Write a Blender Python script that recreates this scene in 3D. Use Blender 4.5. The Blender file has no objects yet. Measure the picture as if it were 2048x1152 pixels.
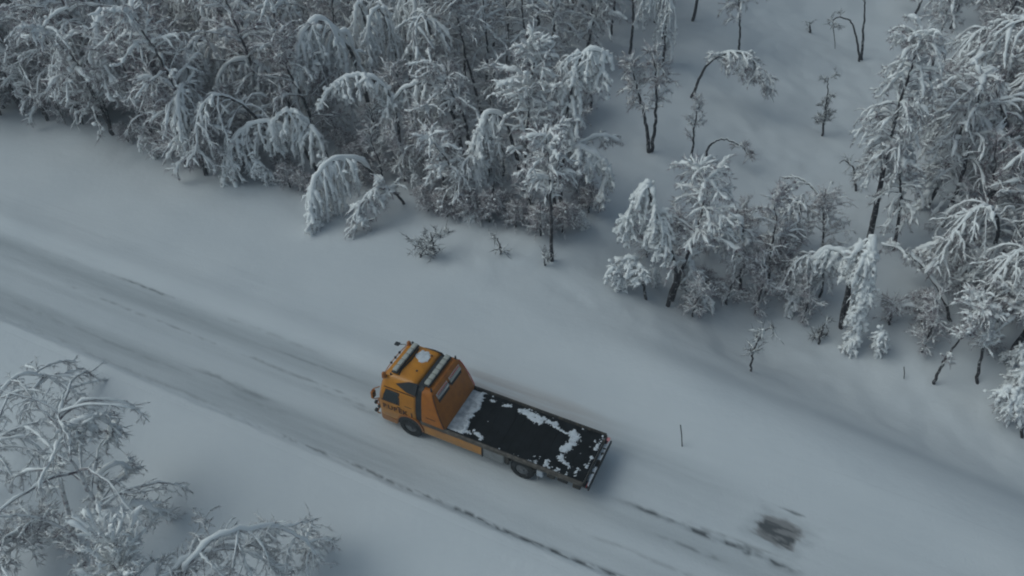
import bpy, bmesh, math, random
import numpy as np
from mathutils import Vector, Matrix

R = math.radians
rng = np.random.default_rng(7)
random.seed(7)
sc = bpy.context.scene
COL = sc.collection

# ------------------------------------------------------------------ camera
CAM_H, PITCH, ROLL, FPX = 24.66, 0.707, 0.010, 1600.0
cam_d = bpy.data.cameras.new('camera'); cam = bpy.data.objects.new('camera', cam_d); COL.objects.link(cam)
cam_d.sensor_width = 36.0; cam_d.lens = 36.0*FPX/2048.0; cam_d.clip_end = 6000; cam_d.clip_start = 0.2
_cp, _sp = math.cos(PITCH), math.sin(PITCH)
FW = Vector((0, _cp, -_sp)); UP0 = Vector((0, _sp, _cp)); RT0 = Vector((1, 0, 0))
RT = RT0*math.cos(ROLL)+UP0*math.sin(ROLL); UPV = -RT0*math.sin(ROLL)+UP0*math.cos(ROLL)
M = Matrix((RT, UPV, -FW)).transposed().to_4x4(); M.translation = Vector((0, 0, CAM_H)); cam.matrix_world = M
sc.camera = cam

# ------------------------------------------------------------------ light
SUN_EL, SUN_AZ = 48.0, -95.0      # azimuth of the soft glow behind the cloud, degrees clockwise from +Y
w = bpy.data.worlds.new('World'); sc.world = w; w.use_nodes = True
nt = w.node_tree; nt.nodes.clear()
sky = nt.nodes.new('ShaderNodeTexSky'); sky.sky_type = 'NISHITA'; sky.sun_disc = False
sky.sun_elevation = R(SUN_EL); sky.sun_rotation = R(SUN_AZ); sky.dust_density = 4.0; sky.air_density = 1.0; sky.ozone_density = 1.0
hs = nt.nodes.new('ShaderNodeHueSaturation'); hs.inputs['Saturation'].default_value = 0.55
bg = nt.nodes.new('ShaderNodeBackground'); bg.inputs['Strength'].default_value = 0.12
wo = nt.nodes.new('ShaderNodeOutputWorld')
nt.links.new(sky.outputs[0], hs.inputs['Color']); tint = nt.nodes.new('ShaderNodeMix'); tint.data_type = 'RGBA'; tint.blend_type = 'MULTIPLY'; tint.inputs[0].default_value = 1.0
tint.inputs[7].default_value = (.785, .995, 1.065, 1)      # cold, slightly green overcast
nt.links.new(hs.outputs[0], tint.inputs[6]); nt.links.new(tint.outputs[2], bg.inputs['Color']); nt.links.new(bg.outputs[0], wo.inputs['Surface'])
sd = bpy.data.lights.new('sun', 'SUN'); sd.energy = 0.75; sd.angle = R(45); sd.color = (1.0, 0.97, 0.92)
sun = bpy.data.objects.new('sun', sd); COL.objects.link(sun)
_sv = Vector((math.sin(R(SUN_AZ))*math.cos(R(SUN_EL)), math.cos(R(SUN_AZ))*math.cos(R(SUN_EL)), math.sin(R(SUN_EL))))
sun.rotation_euler = _sv.to_track_quat('Z', 'Y').to_euler(); sun.location = (-20, 30, 60)
vs = sc.view_settings; vs.view_transform = 'Standard'; vs.look = 'None'; vs.gamma = 1; vs.use_curve_mapping = False
vs.exposure = -0.73
sc.render.engine = 'CYCLES'
sc.cycles.filter_width = 2.0
sc.cycles.max_bounces = 6; sc.cycles.diffuse_bounces = 5; sc.cycles.glossy_bounces = 2

# ------------------------------------------------------------------ noise and terrain
def _hash(ix, iy, s):
    h = (ix.astype(np.int64)*374761393 + iy.astype(np.int64)*668265263 + s*1442695041) & 0x7fffffff
    h = ((h ^ (h >> 13))*1274126177) & 0x7fffffff
    h = h ^ (h >> 16)
    return (h & 0xffff)/65535.0
def vnoise(x, y, s=0):
    x = np.asarray(x, float); y = np.asarray(y, float)
    ix = np.floor(x); iy = np.floor(y); fx = x-ix; fy = y-iy
    fx = fx*fx*fx*(fx*(fx*6-15)+10); fy = fy*fy*fy*(fy*(fy*6-15)+10)
    a = _hash(ix, iy, s); b = _hash(ix+1, iy, s); c = _hash(ix, iy+1, s); d = _hash(ix+1, iy+1, s)
    return (a+(b-a)*fx)*(1-fy)+(c+(d-c)*fx)*fy
def fbm(x, y, s=0, o=4):
    t = 0; a = 1; n = 0
    x = np.asarray(x, float); y = np.asarray(y, float)
    for k in range(o):
        t = t+a*vnoise(x*2**k+17.3*k, y*2**k-9.1*k, s+k); n += a; a *= .5
    return t/n
def sst(a, b, x):
    t = np.clip((np.asarray(x, float)-a)/(b-a), 0, 1); return t*t*(3-2*t)

TH = 0.436; OX, OY = 2.524, 16.948
DX, DY = -math.cos(TH), math.sin(TH); NX, NY = math.sin(TH), math.cos(TH)
def to_uv(x, y): return (x-OX)*DX+(y-OY)*DY, (x-OX)*NX+(y-OY)*NY
def from_uv(u, v): return OX+u*DX+v*NX, OY+u*DY+v*NY
def h_uv(u, v):
    u = np.asarray(u, float); v = np.asarray(v, float)
    h = 0.0*u*v
    vsx = 8.6+0.22*np.minimum(u, 0)+1.0*(vnoise(u*.12, u*0, 3)-.5)
    A = 3.0*sst(9, -5, u)
    s = (v-vsx)
    h = h - A*(sst(-1.5, 7.5, s)-0.35*sst(7.5, 14, s)) + .45*sst(3, 7, v)*sst(8, -3, u)*sst(10, 7.5, v)
    ridge = 0.14*sst(4, 12, u)*np.exp(-((v-3.15)/.75)**2)
    h = h + ridge*(0.7+0.6*vnoise(u*.4, v*.4, 5))
    nb = -(v+3.1+0.35*(vnoise(u*.18, u*0, 9)-.5))
    h = h - 2.3*sst(-.2, 5.4, nb) + 0.10*np.exp(-((nb+.45)/.4)**2)
    off = np.clip(sst(2.8, 6, v)+sst(-3.0, -6, v), 0, 1)
    h = h + off*0.22*(fbm(u*.13, v*.2, 11, 4)-.5)
    fo = np.clip(sst(8, 13, v)+sst(-7, -11, v), 0, 1)
    h = h + fo*(0.42*(fbm(u*.3, v*.3, 21, 3)-.5)+0.16*(fbm(u*1.1, v*1.1, 31, 2)-.5))
    h = h + off*0.05*(fbm(u*.35, v*1.3, 41, 3)-.5)
    h = h + 0.030*np.clip(v-16, 0, 300)*np.clip((400-np.abs(v))/400, 0, 1)
    return h
def h_xy(x, y): return h_uv(*to_uv(x, y))
def ray(px, py): return FW + RT*((px-1024)/FPX) - UPV*((py-576)/FPX)
def at(px, py, z=None):
    """point of the ground (or of the level z) seen at a photograph pixel"""
    d = ray(px, py); zz = 0.0 if z is None else z
    for _ in range(12):
        t = (zz-CAM_H)/d.z; p = Vector((0, 0, CAM_H))+d*t
        if z is not None: break
        zz = float(h_xy(p.x, p.y))
    return p

# ------------------------------------------------------------------ materials
def mat(name, col, rough=.9, noise=None, bump=None, metal=0, spec=.5, coat=0):
    m = bpy.data.materials.new(name); m.use_nodes = True; t = m.node_tree; b = t.nodes['Principled BSDF']
    b.inputs['Base Color'].default_value = (*col, 1); b.inputs['Roughness'].default_value = rough
    b.inputs['Metallic'].default_value = metal; b.inputs['Specular IOR Level'].default_value = spec
    if coat: b.inputs['Coat Weight'].default_value = coat; b.inputs['Coat Roughness'].default_value = .25
    tc = t.nodes.new('ShaderNodeTexCoord')
    if noise:      # (scale, colour2, lo, hi)
        n = t.nodes.new('ShaderNodeTexNoise'); n.inputs['Scale'].default_value = noise[0]; n.inputs['Detail'].default_value = 5
        t.links.new(tc.outputs['Object'], n.inputs['Vector'])
        r = t.nodes.new('ShaderNodeValToRGB'); r.color_ramp.elements[0].position = noise[2]; r.color_ramp.elements[1].position = noise[3]
        r.color_ramp.elements[0].color = (*col, 1); r.color_ramp.elements[1].color = (*noise[1], 1)
        t.links.new(n.outputs['Fac'], r.inputs['Fac']); t.links.new(r.outputs['Color'], b.inputs['Base Color'])
    if bump:       # (scale, strength, distance)
        n = t.nodes.new('ShaderNodeTexNoise'); n.inputs['Scale'].default_value = bump[0]; n.inputs['Detail'].default_value = 4
        t.links.new(tc.outputs['Object'], n.inputs['Vector'])
        bp = t.nodes.new('ShaderNodeBump'); bp.inputs['Strength'].default_value = bump[1]; bp.inputs['Distance'].default_value = bump[2]
        t.links.new(n.outputs['Fac'], bp.inputs['Height']); t.links.new(bp.outputs['Normal'], b.inputs['Normal'])
    return m
SNOW = (.80, .81, .82)
m_ground = mat('ground_snow', (.64, .66, .68), .95, noise=(.25, (.60, .625, .65), .35, .7), bump=(3.0, .35, .06), spec=.2)
m_snow = mat('tree_snow', (.92, .925, .92), .95, spec=.2)
m_bark = mat('birch_bark', (.05, .045, .048), .95, noise=(7, (.45, .45, .46), .56, .70), spec=.2)
m_frost = mat('frosted_bark', (.30, .27, .28), .95, noise=(6, (.72, .72, .72), .38, .55), spec=.2)
m_frost_twig = mat('frosted_twig', (.20, .17, .185), .95, noise=(3, (.70, .69, .70), .40, .60), spec=.2)
m_twig = mat('rimed_twig', (.16, .105, .125), .95, noise=(2.2, (.63, .57, .60), .42, .66), spec=.2)
m_twig_dark = mat('bare_twig', (.05, .045, .048), .95, noise=(2.5, (.40, .41, .43), .5, .66), spec=.2)
m_stake = mat('dark_plastic', (.03, .03, .035), .7)
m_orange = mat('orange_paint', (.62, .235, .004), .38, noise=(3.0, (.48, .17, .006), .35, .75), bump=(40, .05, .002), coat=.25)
def grime(m, z0, z1):      # salt and slush film thrown up on the lower panels
    t = m.node_tree; b = t.nodes['Principled BSDF']; src = b.inputs['Base Color'].links[0].from_socket
    tc = t.nodes.new('ShaderNodeTexCoord'); sp = t.nodes.new('ShaderNodeSeparateXYZ'); t.links.new(tc.outputs['Object'], sp.inputs[0])
    n = t.nodes.new('ShaderNodeTexNoise'); n.inputs['Scale'].default_value = 4.5; n.inputs['Detail'].default_value = 6; t.links.new(tc.outputs['Object'], n.inputs['Vector'])
    a = t.nodes.new('ShaderNodeMath'); a.operation = 'MULTIPLY_ADD'; t.links.new(n.outputs['Fac'], a.inputs[0]); a.inputs[1].default_value = 1.3; t.links.new(sp.outputs['Z'], a.inputs[2])
    r = t.nodes.new('ShaderNodeMapRange'); t.links.new(a.outputs[0], r.inputs['Value']); r.inputs['From Min'].default_value = z0+.65; r.inputs['From Max'].default_value = z1+.65; r.inputs['To Min'].default_value = .45; r.inputs['To Max'].default_value = .02
    x = t.nodes.new('ShaderNodeMix'); x.data_type = 'RGBA'; t.links.new(r.outputs[0], x.inputs[0]); t.links.new(src, x.inputs[6]); x.inputs[7].default_value = (.20, .165, .12, 1); t.links.new(x.outputs[2], b.inputs['Base Color'])
grime(m_orange, .55, 1.5)
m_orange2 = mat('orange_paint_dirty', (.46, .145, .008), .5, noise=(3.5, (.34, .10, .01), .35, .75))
grime(m_orange2, .5, 1.3)
m_black = mat('black_plastic', (.022, .024, .027), .6)
m_deck = mat('deck_steel', (.008, .009, .010), .7, noise=(2.5, (.014, .016, .018), .4, .7), bump=(25, .3, .01), spec=.12)
m_rail = mat('deck_rail', (.075, .065, .055), .7, noise=(6, (.16, .14, .12), .45, .7))
m_tyre = mat('tyre_rubber', (.018, .019, .02), .85, noise=(8, (.10, .11, .12), .55, .75))
m_rim = mat('rim_steel', (.16, .165, .17), .6, noise=(12, (.05, .05, .055), .4, .7))
m_glass = mat('dark_glass', (.012, .02, .022), .08, spec=.6)
m_lens = mat('lamp_lens', (.42, .42, .38), .25, spec=.6)
m_chrome = mat('bright_metal', (.45, .45, .45), .35, metal=.8)
m_box = mat('grey_toolbox', (.23, .235, .235), .55, noise=(5, (.17, .17, .17), .4, .7))
m_amber = mat('amber_lens', (.36, .12, .02), .35)
m_red = mat('red_lens', (.55, .03, .03), .35)
m_white = mat('white_print', (.62, .58, .54), .6)
m_redp = mat('red_print', (.60, .05, .03), .6)
m_pink = mat('pale_red_lens', (.75, .30, .30), .4)
m_brown = mat('brown_print', (.10, .035, .012), .6)
m_chassis = mat('chassis_grime', (.03, .028, .026), .85, noise=(7, (.10, .085, .065), .5, .7))
m_packsnow = mat('truck_snow', (.62, .65, .69), .95, noise=(6, (.42, .45, .49), .45, .75), bump=(12, .4, .02), spec=.2)
m_thinsnow = mat('thin_snow_film', (.30, .33, .37), .8, noise=(5, (.55, .58, .62), .35, .68), bump=(14, .4, .02), spec=.2)

# road material reads a vertex colour that says how much asphalt / packed snow / brown grit shows
def road_material():
    m = bpy.data.materials.new('road_snow'); m.use_nodes = True; t = m.node_tree; b = t.nodes['Principled BSDF']
    b.inputs['Roughness'].default_value = .9; b.inputs['Specular IOR Level'].default_value = .25
    a = t.nodes.new('ShaderNodeVertexColor'); a.layer_name = 'surface'
    s = t.nodes.new('ShaderNodeSeparateColor'); t.links.new(a.outputs['Color'], s.inputs['Color'])
    tc = t.nodes.new('ShaderNodeTexCoord'); n = t.nodes.new('ShaderNodeTexNoise'); n.inputs['Scale'].default_value = .25; n.inputs['Detail'].default_value = 5
    t.links.new(tc.outputs['Object'], n.inputs['Vector'])
    r = t.nodes.new('ShaderNodeValToRGB'); r.color_ramp.elements[0].position = .35; r.color_ramp.elements[1].position = .7
    r.color_ramp.elements[0].color = (.64, .66, .68, 1); r.color_ramp.elements[1].color = (.60, .625, .65, 1)
    t.links.new(n.outputs['Fac'], r.inputs['Fac'])
    def mix(fac, c0, col):
        x = t.nodes.new('ShaderNodeMix'); x.data_type = 'RGBA'; t.links.new(fac, x.inputs[0]); t.links.new(c0, x.inputs[6]); x.inputs[7].default_value = (*col, 1); return x.outputs[2]
    c = mix(s.outputs['Green'], r.outputs['Color'], (.36, .385, .405))
    c = mix(s.outputs['Blue'], c, (.42, .35, .32))
    c = mix(s.outputs['Red'], c, (.085, .092, .098))
    t.links.new(c, b.inputs['Base Color'])
    n2 = t.nodes.new('ShaderNodeTexNoise'); n2.inputs['Scale'].default_value = 9; n2.inputs['Detail'].default_value = 4
    t.links.new(tc.outputs['Object'], n2.inputs['Vector'])
    bp = t.nodes.new('ShaderNodeBump'); bp.inputs['Strength'].default_value = .35; bp.inputs['Distance'].default_value = .03
    t.links.new(n2.outputs['Fac'], bp.inputs['Height']); t.links.new(bp.outputs['Normal'], b.inputs['Normal'])
    return m
m_road = road_material()

# ------------------------------------------------------------------ helpers
def mesh_np(name, V, F, smooth=True):
    """V (n,3), F list of arrays (k,3) or (k,4)"""
    me = bpy.data.meshes.new(name)
    F = [f for f in F if len(f)]
    me.vertices.add(len(V)); me.vertices.foreach_set('co', np.asarray(V, np.float32).ravel())
    loops = np.concatenate([f.ravel() for f in F]).astype(np.int32)
    tot = np.concatenate([np.full(len(f), f.shape[1]) for f in F]).astype(np.int32)
    st = np.concatenate([[0], np.cumsum(tot)[:-1]]).astype(np.int32)
    me.loops.add(len(loops)); me.loops.foreach_set('vertex_index', loops)
    me.polygons.add(len(tot)); me.polygons.foreach_set('loop_start', st); me.polygons.foreach_set('loop_total', tot)
    me.polygons.foreach_set('use_smooth', np.full(len(tot), smooth, bool))
    me.update(calc_edges=True)
    return me
def link(name, me, m, parent=None, kind=None, label=None):
    if m is not None and not me.materials: me.materials.append(m)
    o = bpy.data.objects.new(name, me); COL.objects.link(o)
    if parent is not None: o.parent = parent
    if kind: o['kind'] = kind
    if label: o['label'] = label
    return o
def empty(name, loc, label, cat, group=None, rz=0):
    o = bpy.data.objects.new(name, None); COL.objects.link(o); o.location = loc; o.rotation_euler = (0, 0, rz)
    o.empty_display_size = .3; o['label'] = label; o['category'] = cat
    if group: o['group'] = group
    return o
def grid_mesh(name, us, vs_, zf):
    U, Vv = np.meshgrid(us, vs_, indexing='ij'); Z = zf(U, Vv)
    X, Y = from_uv(U, Vv)
    V = np.stack([X, Y, Z], -1).reshape(-1, 3); nu, nv = len(us), len(vs_)
    i = np.arange(nu*nv).reshape(nu, nv)
    F = np.stack([i[:-1, :-1], i[:-1, 1:], i[1:, 1:], i[1:, :-1]], -1).reshape(-1, 4)
    me = mesh_np(name, V, [F])
    return me, U, Vv

# ------------------------------------------------------------------ ground and road
def axis(lo, hi, step, far):
    a = np.arange(lo, hi+step/2, step); g = []; d = step*1.5; p = hi
    while p < far: p += d; d *= 1.25; g.append(p)
    k = []; d = step*1.5; p = lo
    while p > -far: p -= d; d *= 1.25; k.append(p)
    return np.array(k[::-1]+list(a)+g)
RV0, RV1 = -2.75, 5.3
def ground_z(u, v):
    inside = sst(RV0+.35, RV0+.8, v)*sst(RV1-.5, RV1-1.2, v)*sst(-24, -22, u)*sst(66, 64, u)
    return h_uv(u, v)-.16*inside
me, _, _ = grid_mesh('ground', axis(-24, 66, .28, 1600), axis(-16, 50, .28, 1600), ground_z)
link('ground', me, m_ground, kind='structure')

def road_relief(U, V):
    """metres of relief and the surface amounts in the road's own frame"""
    st = fbm(U*.10, V*2.2, 51, 5)               # long streaks
    st2 = fbm(U*.30, V*5.0, 61, 4)
    fine = fbm(U*2.2, V*6.0, 71, 3)
    clump = fbm(U*3.2, V*5.5, 81, 3)
    left = sst(2, 9, U)                         # ahead of the truck
    back = sst(1, -3, U)
    def band(a, b, s=.25): return sst(a-s, a+s, V)*sst(b+s, b-s, V)
    packed = left*(.75*band(1.05, 2.1, .42)+.70*band(-2.05, -.75, .3)+.28*band(.2, .6, .15))
    packed += (1-left)*(.30*band(-2.0, -1.3, .3)+.25*band(-.4, .6, .3))
    packed += back*(.30*band(-.5, .9, .4)+.30*band(1.9, 3.0, .45)*sst(-9, -4, U))
    packed += .62*band(2.7, 3.6, .3)*sst(8.5, 6, U)*sst(-6.5, -1, U)
    packed += .40*band(3.7, 4.2, .25)*sst(8, 6, U)*sst(-4, 1, U)
    packed *= (.45+.6*sst(.25, .62, st*.7+st2*.3))*1.1
    packed += (.16+.14*left)*sst(-2.2, -1.9, V)*sst(2.6, 1.8, V)
    bare = np.zeros_like(U)
    wob = .10*(vnoise(U*.5, U*0, 7)-.5)+.05*(vnoise(U*2.1, U*0, 8)-.5)
    # ragged near-side edge line of the carriageway
    dash = .5*clump+.5*fbm(U*5.5, V*9, 171, 3); e = np.exp(-((V+2.15-wob)/.075)**2); stg = .16+.40*sst(15, 9, U)+.34*sst(9, 1, U)
    bare = np.maximum(bare, e*sst(.62-.30*stg, .70-.22*stg, dash)*np.clip(stg*1.15, 0, 1))
    packed = np.maximum(packed, np.exp(-((V+2.12-wob)/.2)**2)*(.25+.75*stg)*sst(.3, .6, st2))
    # rut behind the truck
    for vc, wd, u0, u1, a in ((.74, .10, -.6, -7.6, 1.0), (.92, .05, -3, -6.8, .5), (-.02, .06, -2.2, -5.2, .55), (-1.05, .08, .5, -5, .25)):
        g = np.exp(-((V-vc-wob*.7)/(wd*(1+.9*sst(-3, -7, U))))**2)*sst(u0, u0-2.2, U)*sst(u1-.4, u1+.5, U)*a
        bare = np.maximum(bare, g*sst(.38, .60, clump*.6+st2*.4)); packed = np.maximum(packed, g*1.0)
    # faint dark streaks ahead
    for vc, wd, ua, ub, a in ((2.22, .05, 24.5, 21, .85), (2.2, .07, 30, 13, .26), (.72, .07, 27, 10, .42), (-.85, .14, 17, 13, .45), (-1.2, .08, 28, 12, .25), (-2.1, .08, 26, 14, .3), (.52, .07, 12, 8.8, .4), (1.6, .05, 15, 10, .3), (.35, .1, 10, 8.6, .35)):
        g = np.exp(-((V-vc-wob*.7)/wd)**2)*sst(ub-.5, ub+1, U)*sst(ua+.5, ua-1, U)*a
        bare = np.maximum(bare, g*sst(.35, .65, st2*.6+clump*.4)); packed = np.maximum(packed, g)
    # scraped patch of grit
    du = (U+6.75)/.85; dv = (V-1.95)/.62; r = np.maximum(np.abs(du+.25*dv), np.abs(dv-.2*du))*.92+.12*np.sqrt(du*du+dv*dv)+.55*(clump-.5)+.35*(fine-.5)
    patch = sst(1.0, .72, r); du = (U+7.1)/.6; dv = (V-2.95)/.09; patch2 = sst(1.0, .3, np.sqrt(du*du+dv*dv)+.6*(clump-.5))*.8
    halo = sst(1.9, .8, r)
    packed = np.maximum(packed, halo*.7)
    bare = np.maximum(bare, patch*(.55+.4*sst(.42, .6, fine))); bare = np.maximum(bare, patch2*.9)
    grit = np.clip(.4*patch+.40*band(3.2, 4.3, .35)*sst(7.5, 6.2, U)*sst(-1, 2.5, U)*sst(.25, .55, st2), 0, 1)
    packed = np.clip(packed*.68, 0, 1); bare = np.clip(bare, 0, .95)
    z = -.055*packed-.035*bare+.03*(st-.5)+.022*(fine-.5)*(.4+packed)
    z += .05*np.exp(-((V+2.45)/.18)**2)*(.5+clump)
    return z, bare, packed, grit
us = np.arange(-23, 65.01, .13); vv = np.arange(RV0, RV1+.01, .06)
REL = {}
def road_z(U, V):
    z, b, p, g = road_relief(U, V); REL['a'] = (b, p, g)
    edge = sst(RV0, RV0+.35, V)*sst(RV1, RV1-.9, V)*sst(-23, -21, U)*sst(65, 63, U)
    brd = sst(RV0+.10, RV0, V)+sst(RV1-.10, RV1, V)
    return h_uv(U, V)+.004+z*edge-.012*brd
me, _, _ = grid_mesh('road', us, vv, road_z)
ca = me.color_attributes.new('surface', 'FLOAT_COLOR', 'POINT')
b_, p_, g_ = REL['a']
ca.data.foreach_set('color', np.stack([b_, p_, g_, np.ones_like(b_)], -1).astype(np.float32).ravel())
link('road', me, m_road, kind='structure')

# ------------------------------------------------------------------ trees
def norm(a): return a/np.maximum(np.linalg.norm(a, axis=-1, keepdims=True), 1e-9)
def tubes(P, Rr, sides=4):
    """P (M,N,3) polylines with radii (M,N) -> verts, quads"""
    M_, N, _ = P.shape
    if M_ == 0: return np.zeros((0, 3)), np.zeros((0, 4), int)
    T = norm(np.gradient(P, axis=1)); mt = np.abs(T.mean(1)); ref = np.zeros((M_, 3)); ref[np.arange(M_), mt.argmin(1)] = 1
    A = norm(ref[:, None]-(ref[:, None]*T).sum(-1, keepdims=True)*T); B = np.cross(T, A)
    an = np.arange(sides)*2*np.pi/sides
    V = P[:, :, None]+Rr[:, :, None, None]*(np.cos(an)[None, None, :, None]*A[:, :, None]+np.sin(an)[None, None, :, None]*B[:, :, None])
    idx = np.arange(M_*N*sides).reshape(M_, N, sides); nx = np.roll(idx, -1, 2)
    F = np.stack([idx[:, :-1], nx[:, :-1], nx[:, 1:], idx[:, 1:]], -1).reshape(-1, 4)
    return V.reshape(-1, 3), F
def cones(P, D, r):
    """3-face spikes from P along D (M,3)"""
    M_ = len(P); Dn = norm(D); ref = np.where(np.abs(Dn[:, 2:3]) < .8, np.array([[0, 0, 1.]]), np.array([[1., 0, 0]]))
    A = norm(np.cross(Dn, ref)); B = np.cross(Dn, A); v = [P+D]
    for k in range(3): v.append(P+r[:, None]*(math.cos(k*2.094)*A+math.sin(k*2.094)*B))
    V = np.stack(v, 1).reshape(-1, 3); b = np.arange(M_)[:, None]*4
    F = np.concatenate([b+np.array([[1, 2, 0]]), b+np.array([[2, 3, 0]]), b+np.array([[3, 1, 0]])])
    return V, F
def join(parts):
    Vs, Fs, off = [], [], 0
    for V, F in parts:
        if len(V) == 0: continue
        Vs.append(V); Fs.append(F+off); off += len(V)
    return np.concatenate(Vs), Fs
def spline(pts, n):
    pts = np.asarray(pts, float); P = np.vstack([2*pts[0]-pts[1], pts, 2*pts[-1]-pts[-2]]); out = []
    seg = len(pts)-1; t = np.linspace(0, seg, n); i = np.minimum(t.astype(int), seg-1); f = (t-i)[:, None]
    p0, p1, p2, p3 = P[i], P[i+1], P[i+2], P[i+3]
    return .5*((2*p1)+(-p0+p2)*f+(2*p0-5*p1+4*p2-p3)*f*f+(-p0+3*p1-3*p2+p3)*f**3)
def grow(g, p0, d0, L, N, grav, wob):
    M_ = len(p0); P = np.zeros((M_, N, 3)); P[:, 0] = p0; d = norm(d0); st = (L/(N-1))[:, None]
    for k in range(1, N):
        d = norm(d+np.array([0, 0, -1.])*(grav[:, None] if hasattr(grav, '__len__') else grav)*st+g.normal(0, wob, (M_, 3)))
        P[:, k] = P[:, k-1]+d*st
    return P
ICO = None
def ico():
    global ICO
    if ICO is None:
        bm = bmesh.new(); bmesh.ops.create_icosphere(bm, subdivisions=1, radius=1)
        ICO = (np.array([v.co[:] for v in bm.verts]), np.array([[v.index for v in f.verts] for f in bm.faces])); bm.free()
    return ICO
def blobs(g, P, r):
    V0, F0 = ico(); M_ = len(P)
    s = r[:, None, None]*np.stack([g.uniform(.8, 1.3, M_), g.uniform(.8, 1.3, M_), g.uniform(.55, .95, M_)], -1)[:, None]
    V = P[:, None]+V0[None]*s*g.uniform(.75, 1.2, (M_, len(V0), 1)); F = F0[None]+(np.arange(M_)*len(V0))[:, None, None]
    return V.reshape(-1, 3), F.reshape(-1, 3)

STY = dict(
    # t0 crown start, n1 limbs, l1 their length, el start elevation, g1 droop, n2 side branches, l2, n3 twigs, l3, load snow, bare bool
    arch=dict(t0=.30, n1=34, l1=1.9, el=(-.5, .5), g1=1.1, n2=6, l2=.75, g2=1.3, n3=12, l3=.26, load=1.25, sload=1.0),
    heavy=dict(t0=.38, n1=42, l1=2.2, el=(-.9, .1), g1=2.3, n2=6, l2=.55, g2=1.8, n3=7, l3=.18, load=1.9, sload=2.0),
    upright=dict(t0=.25, n1=40, l1=1.7, el=(.1, 1.0), g1=.75, n2=7, l2=.75, g2=.8, n3=11, l3=.26, load=1.15, sload=.7),
    fuzzy=dict(t0=.22, n1=36, l1=1.8, el=(0, 1.0), g1=.5, n2=7, l2=.85, g2=.5, n3=14, l3=.32, load=.75, sload=.3),
    bare=dict(t0=.35, n1=9, l1=1.3, el=(.2, 1.0), g1=.2, n2=5, l2=.6, g2=.3, n3=6, l3=.3, load=.25, sload=.15),
    spiky=dict(t0=.35, n1=34, l1=1.9, el=(.5, 1.2), g1=.12, n2=12, l2=.42, g2=-.1, n3=6, l3=.14, tw=.7, load=1.2, sload=1.2),
    open=dict(t0=.22, n1=16, l1=3.0, el=(.0, .8), g1=.50, n2=11, l2=.80, g2=1.3, n3=16, l3=.17, tw=.5, load=.75, sload=1.1),
    bough=dict(t0=.35, n1=13, l1=1.1, el=(-.4, .5), g1=.8, n2=5, l2=.5, g2=1.0, n3=9, l3=.26, load=.9, sload=2.0),
)
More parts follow.
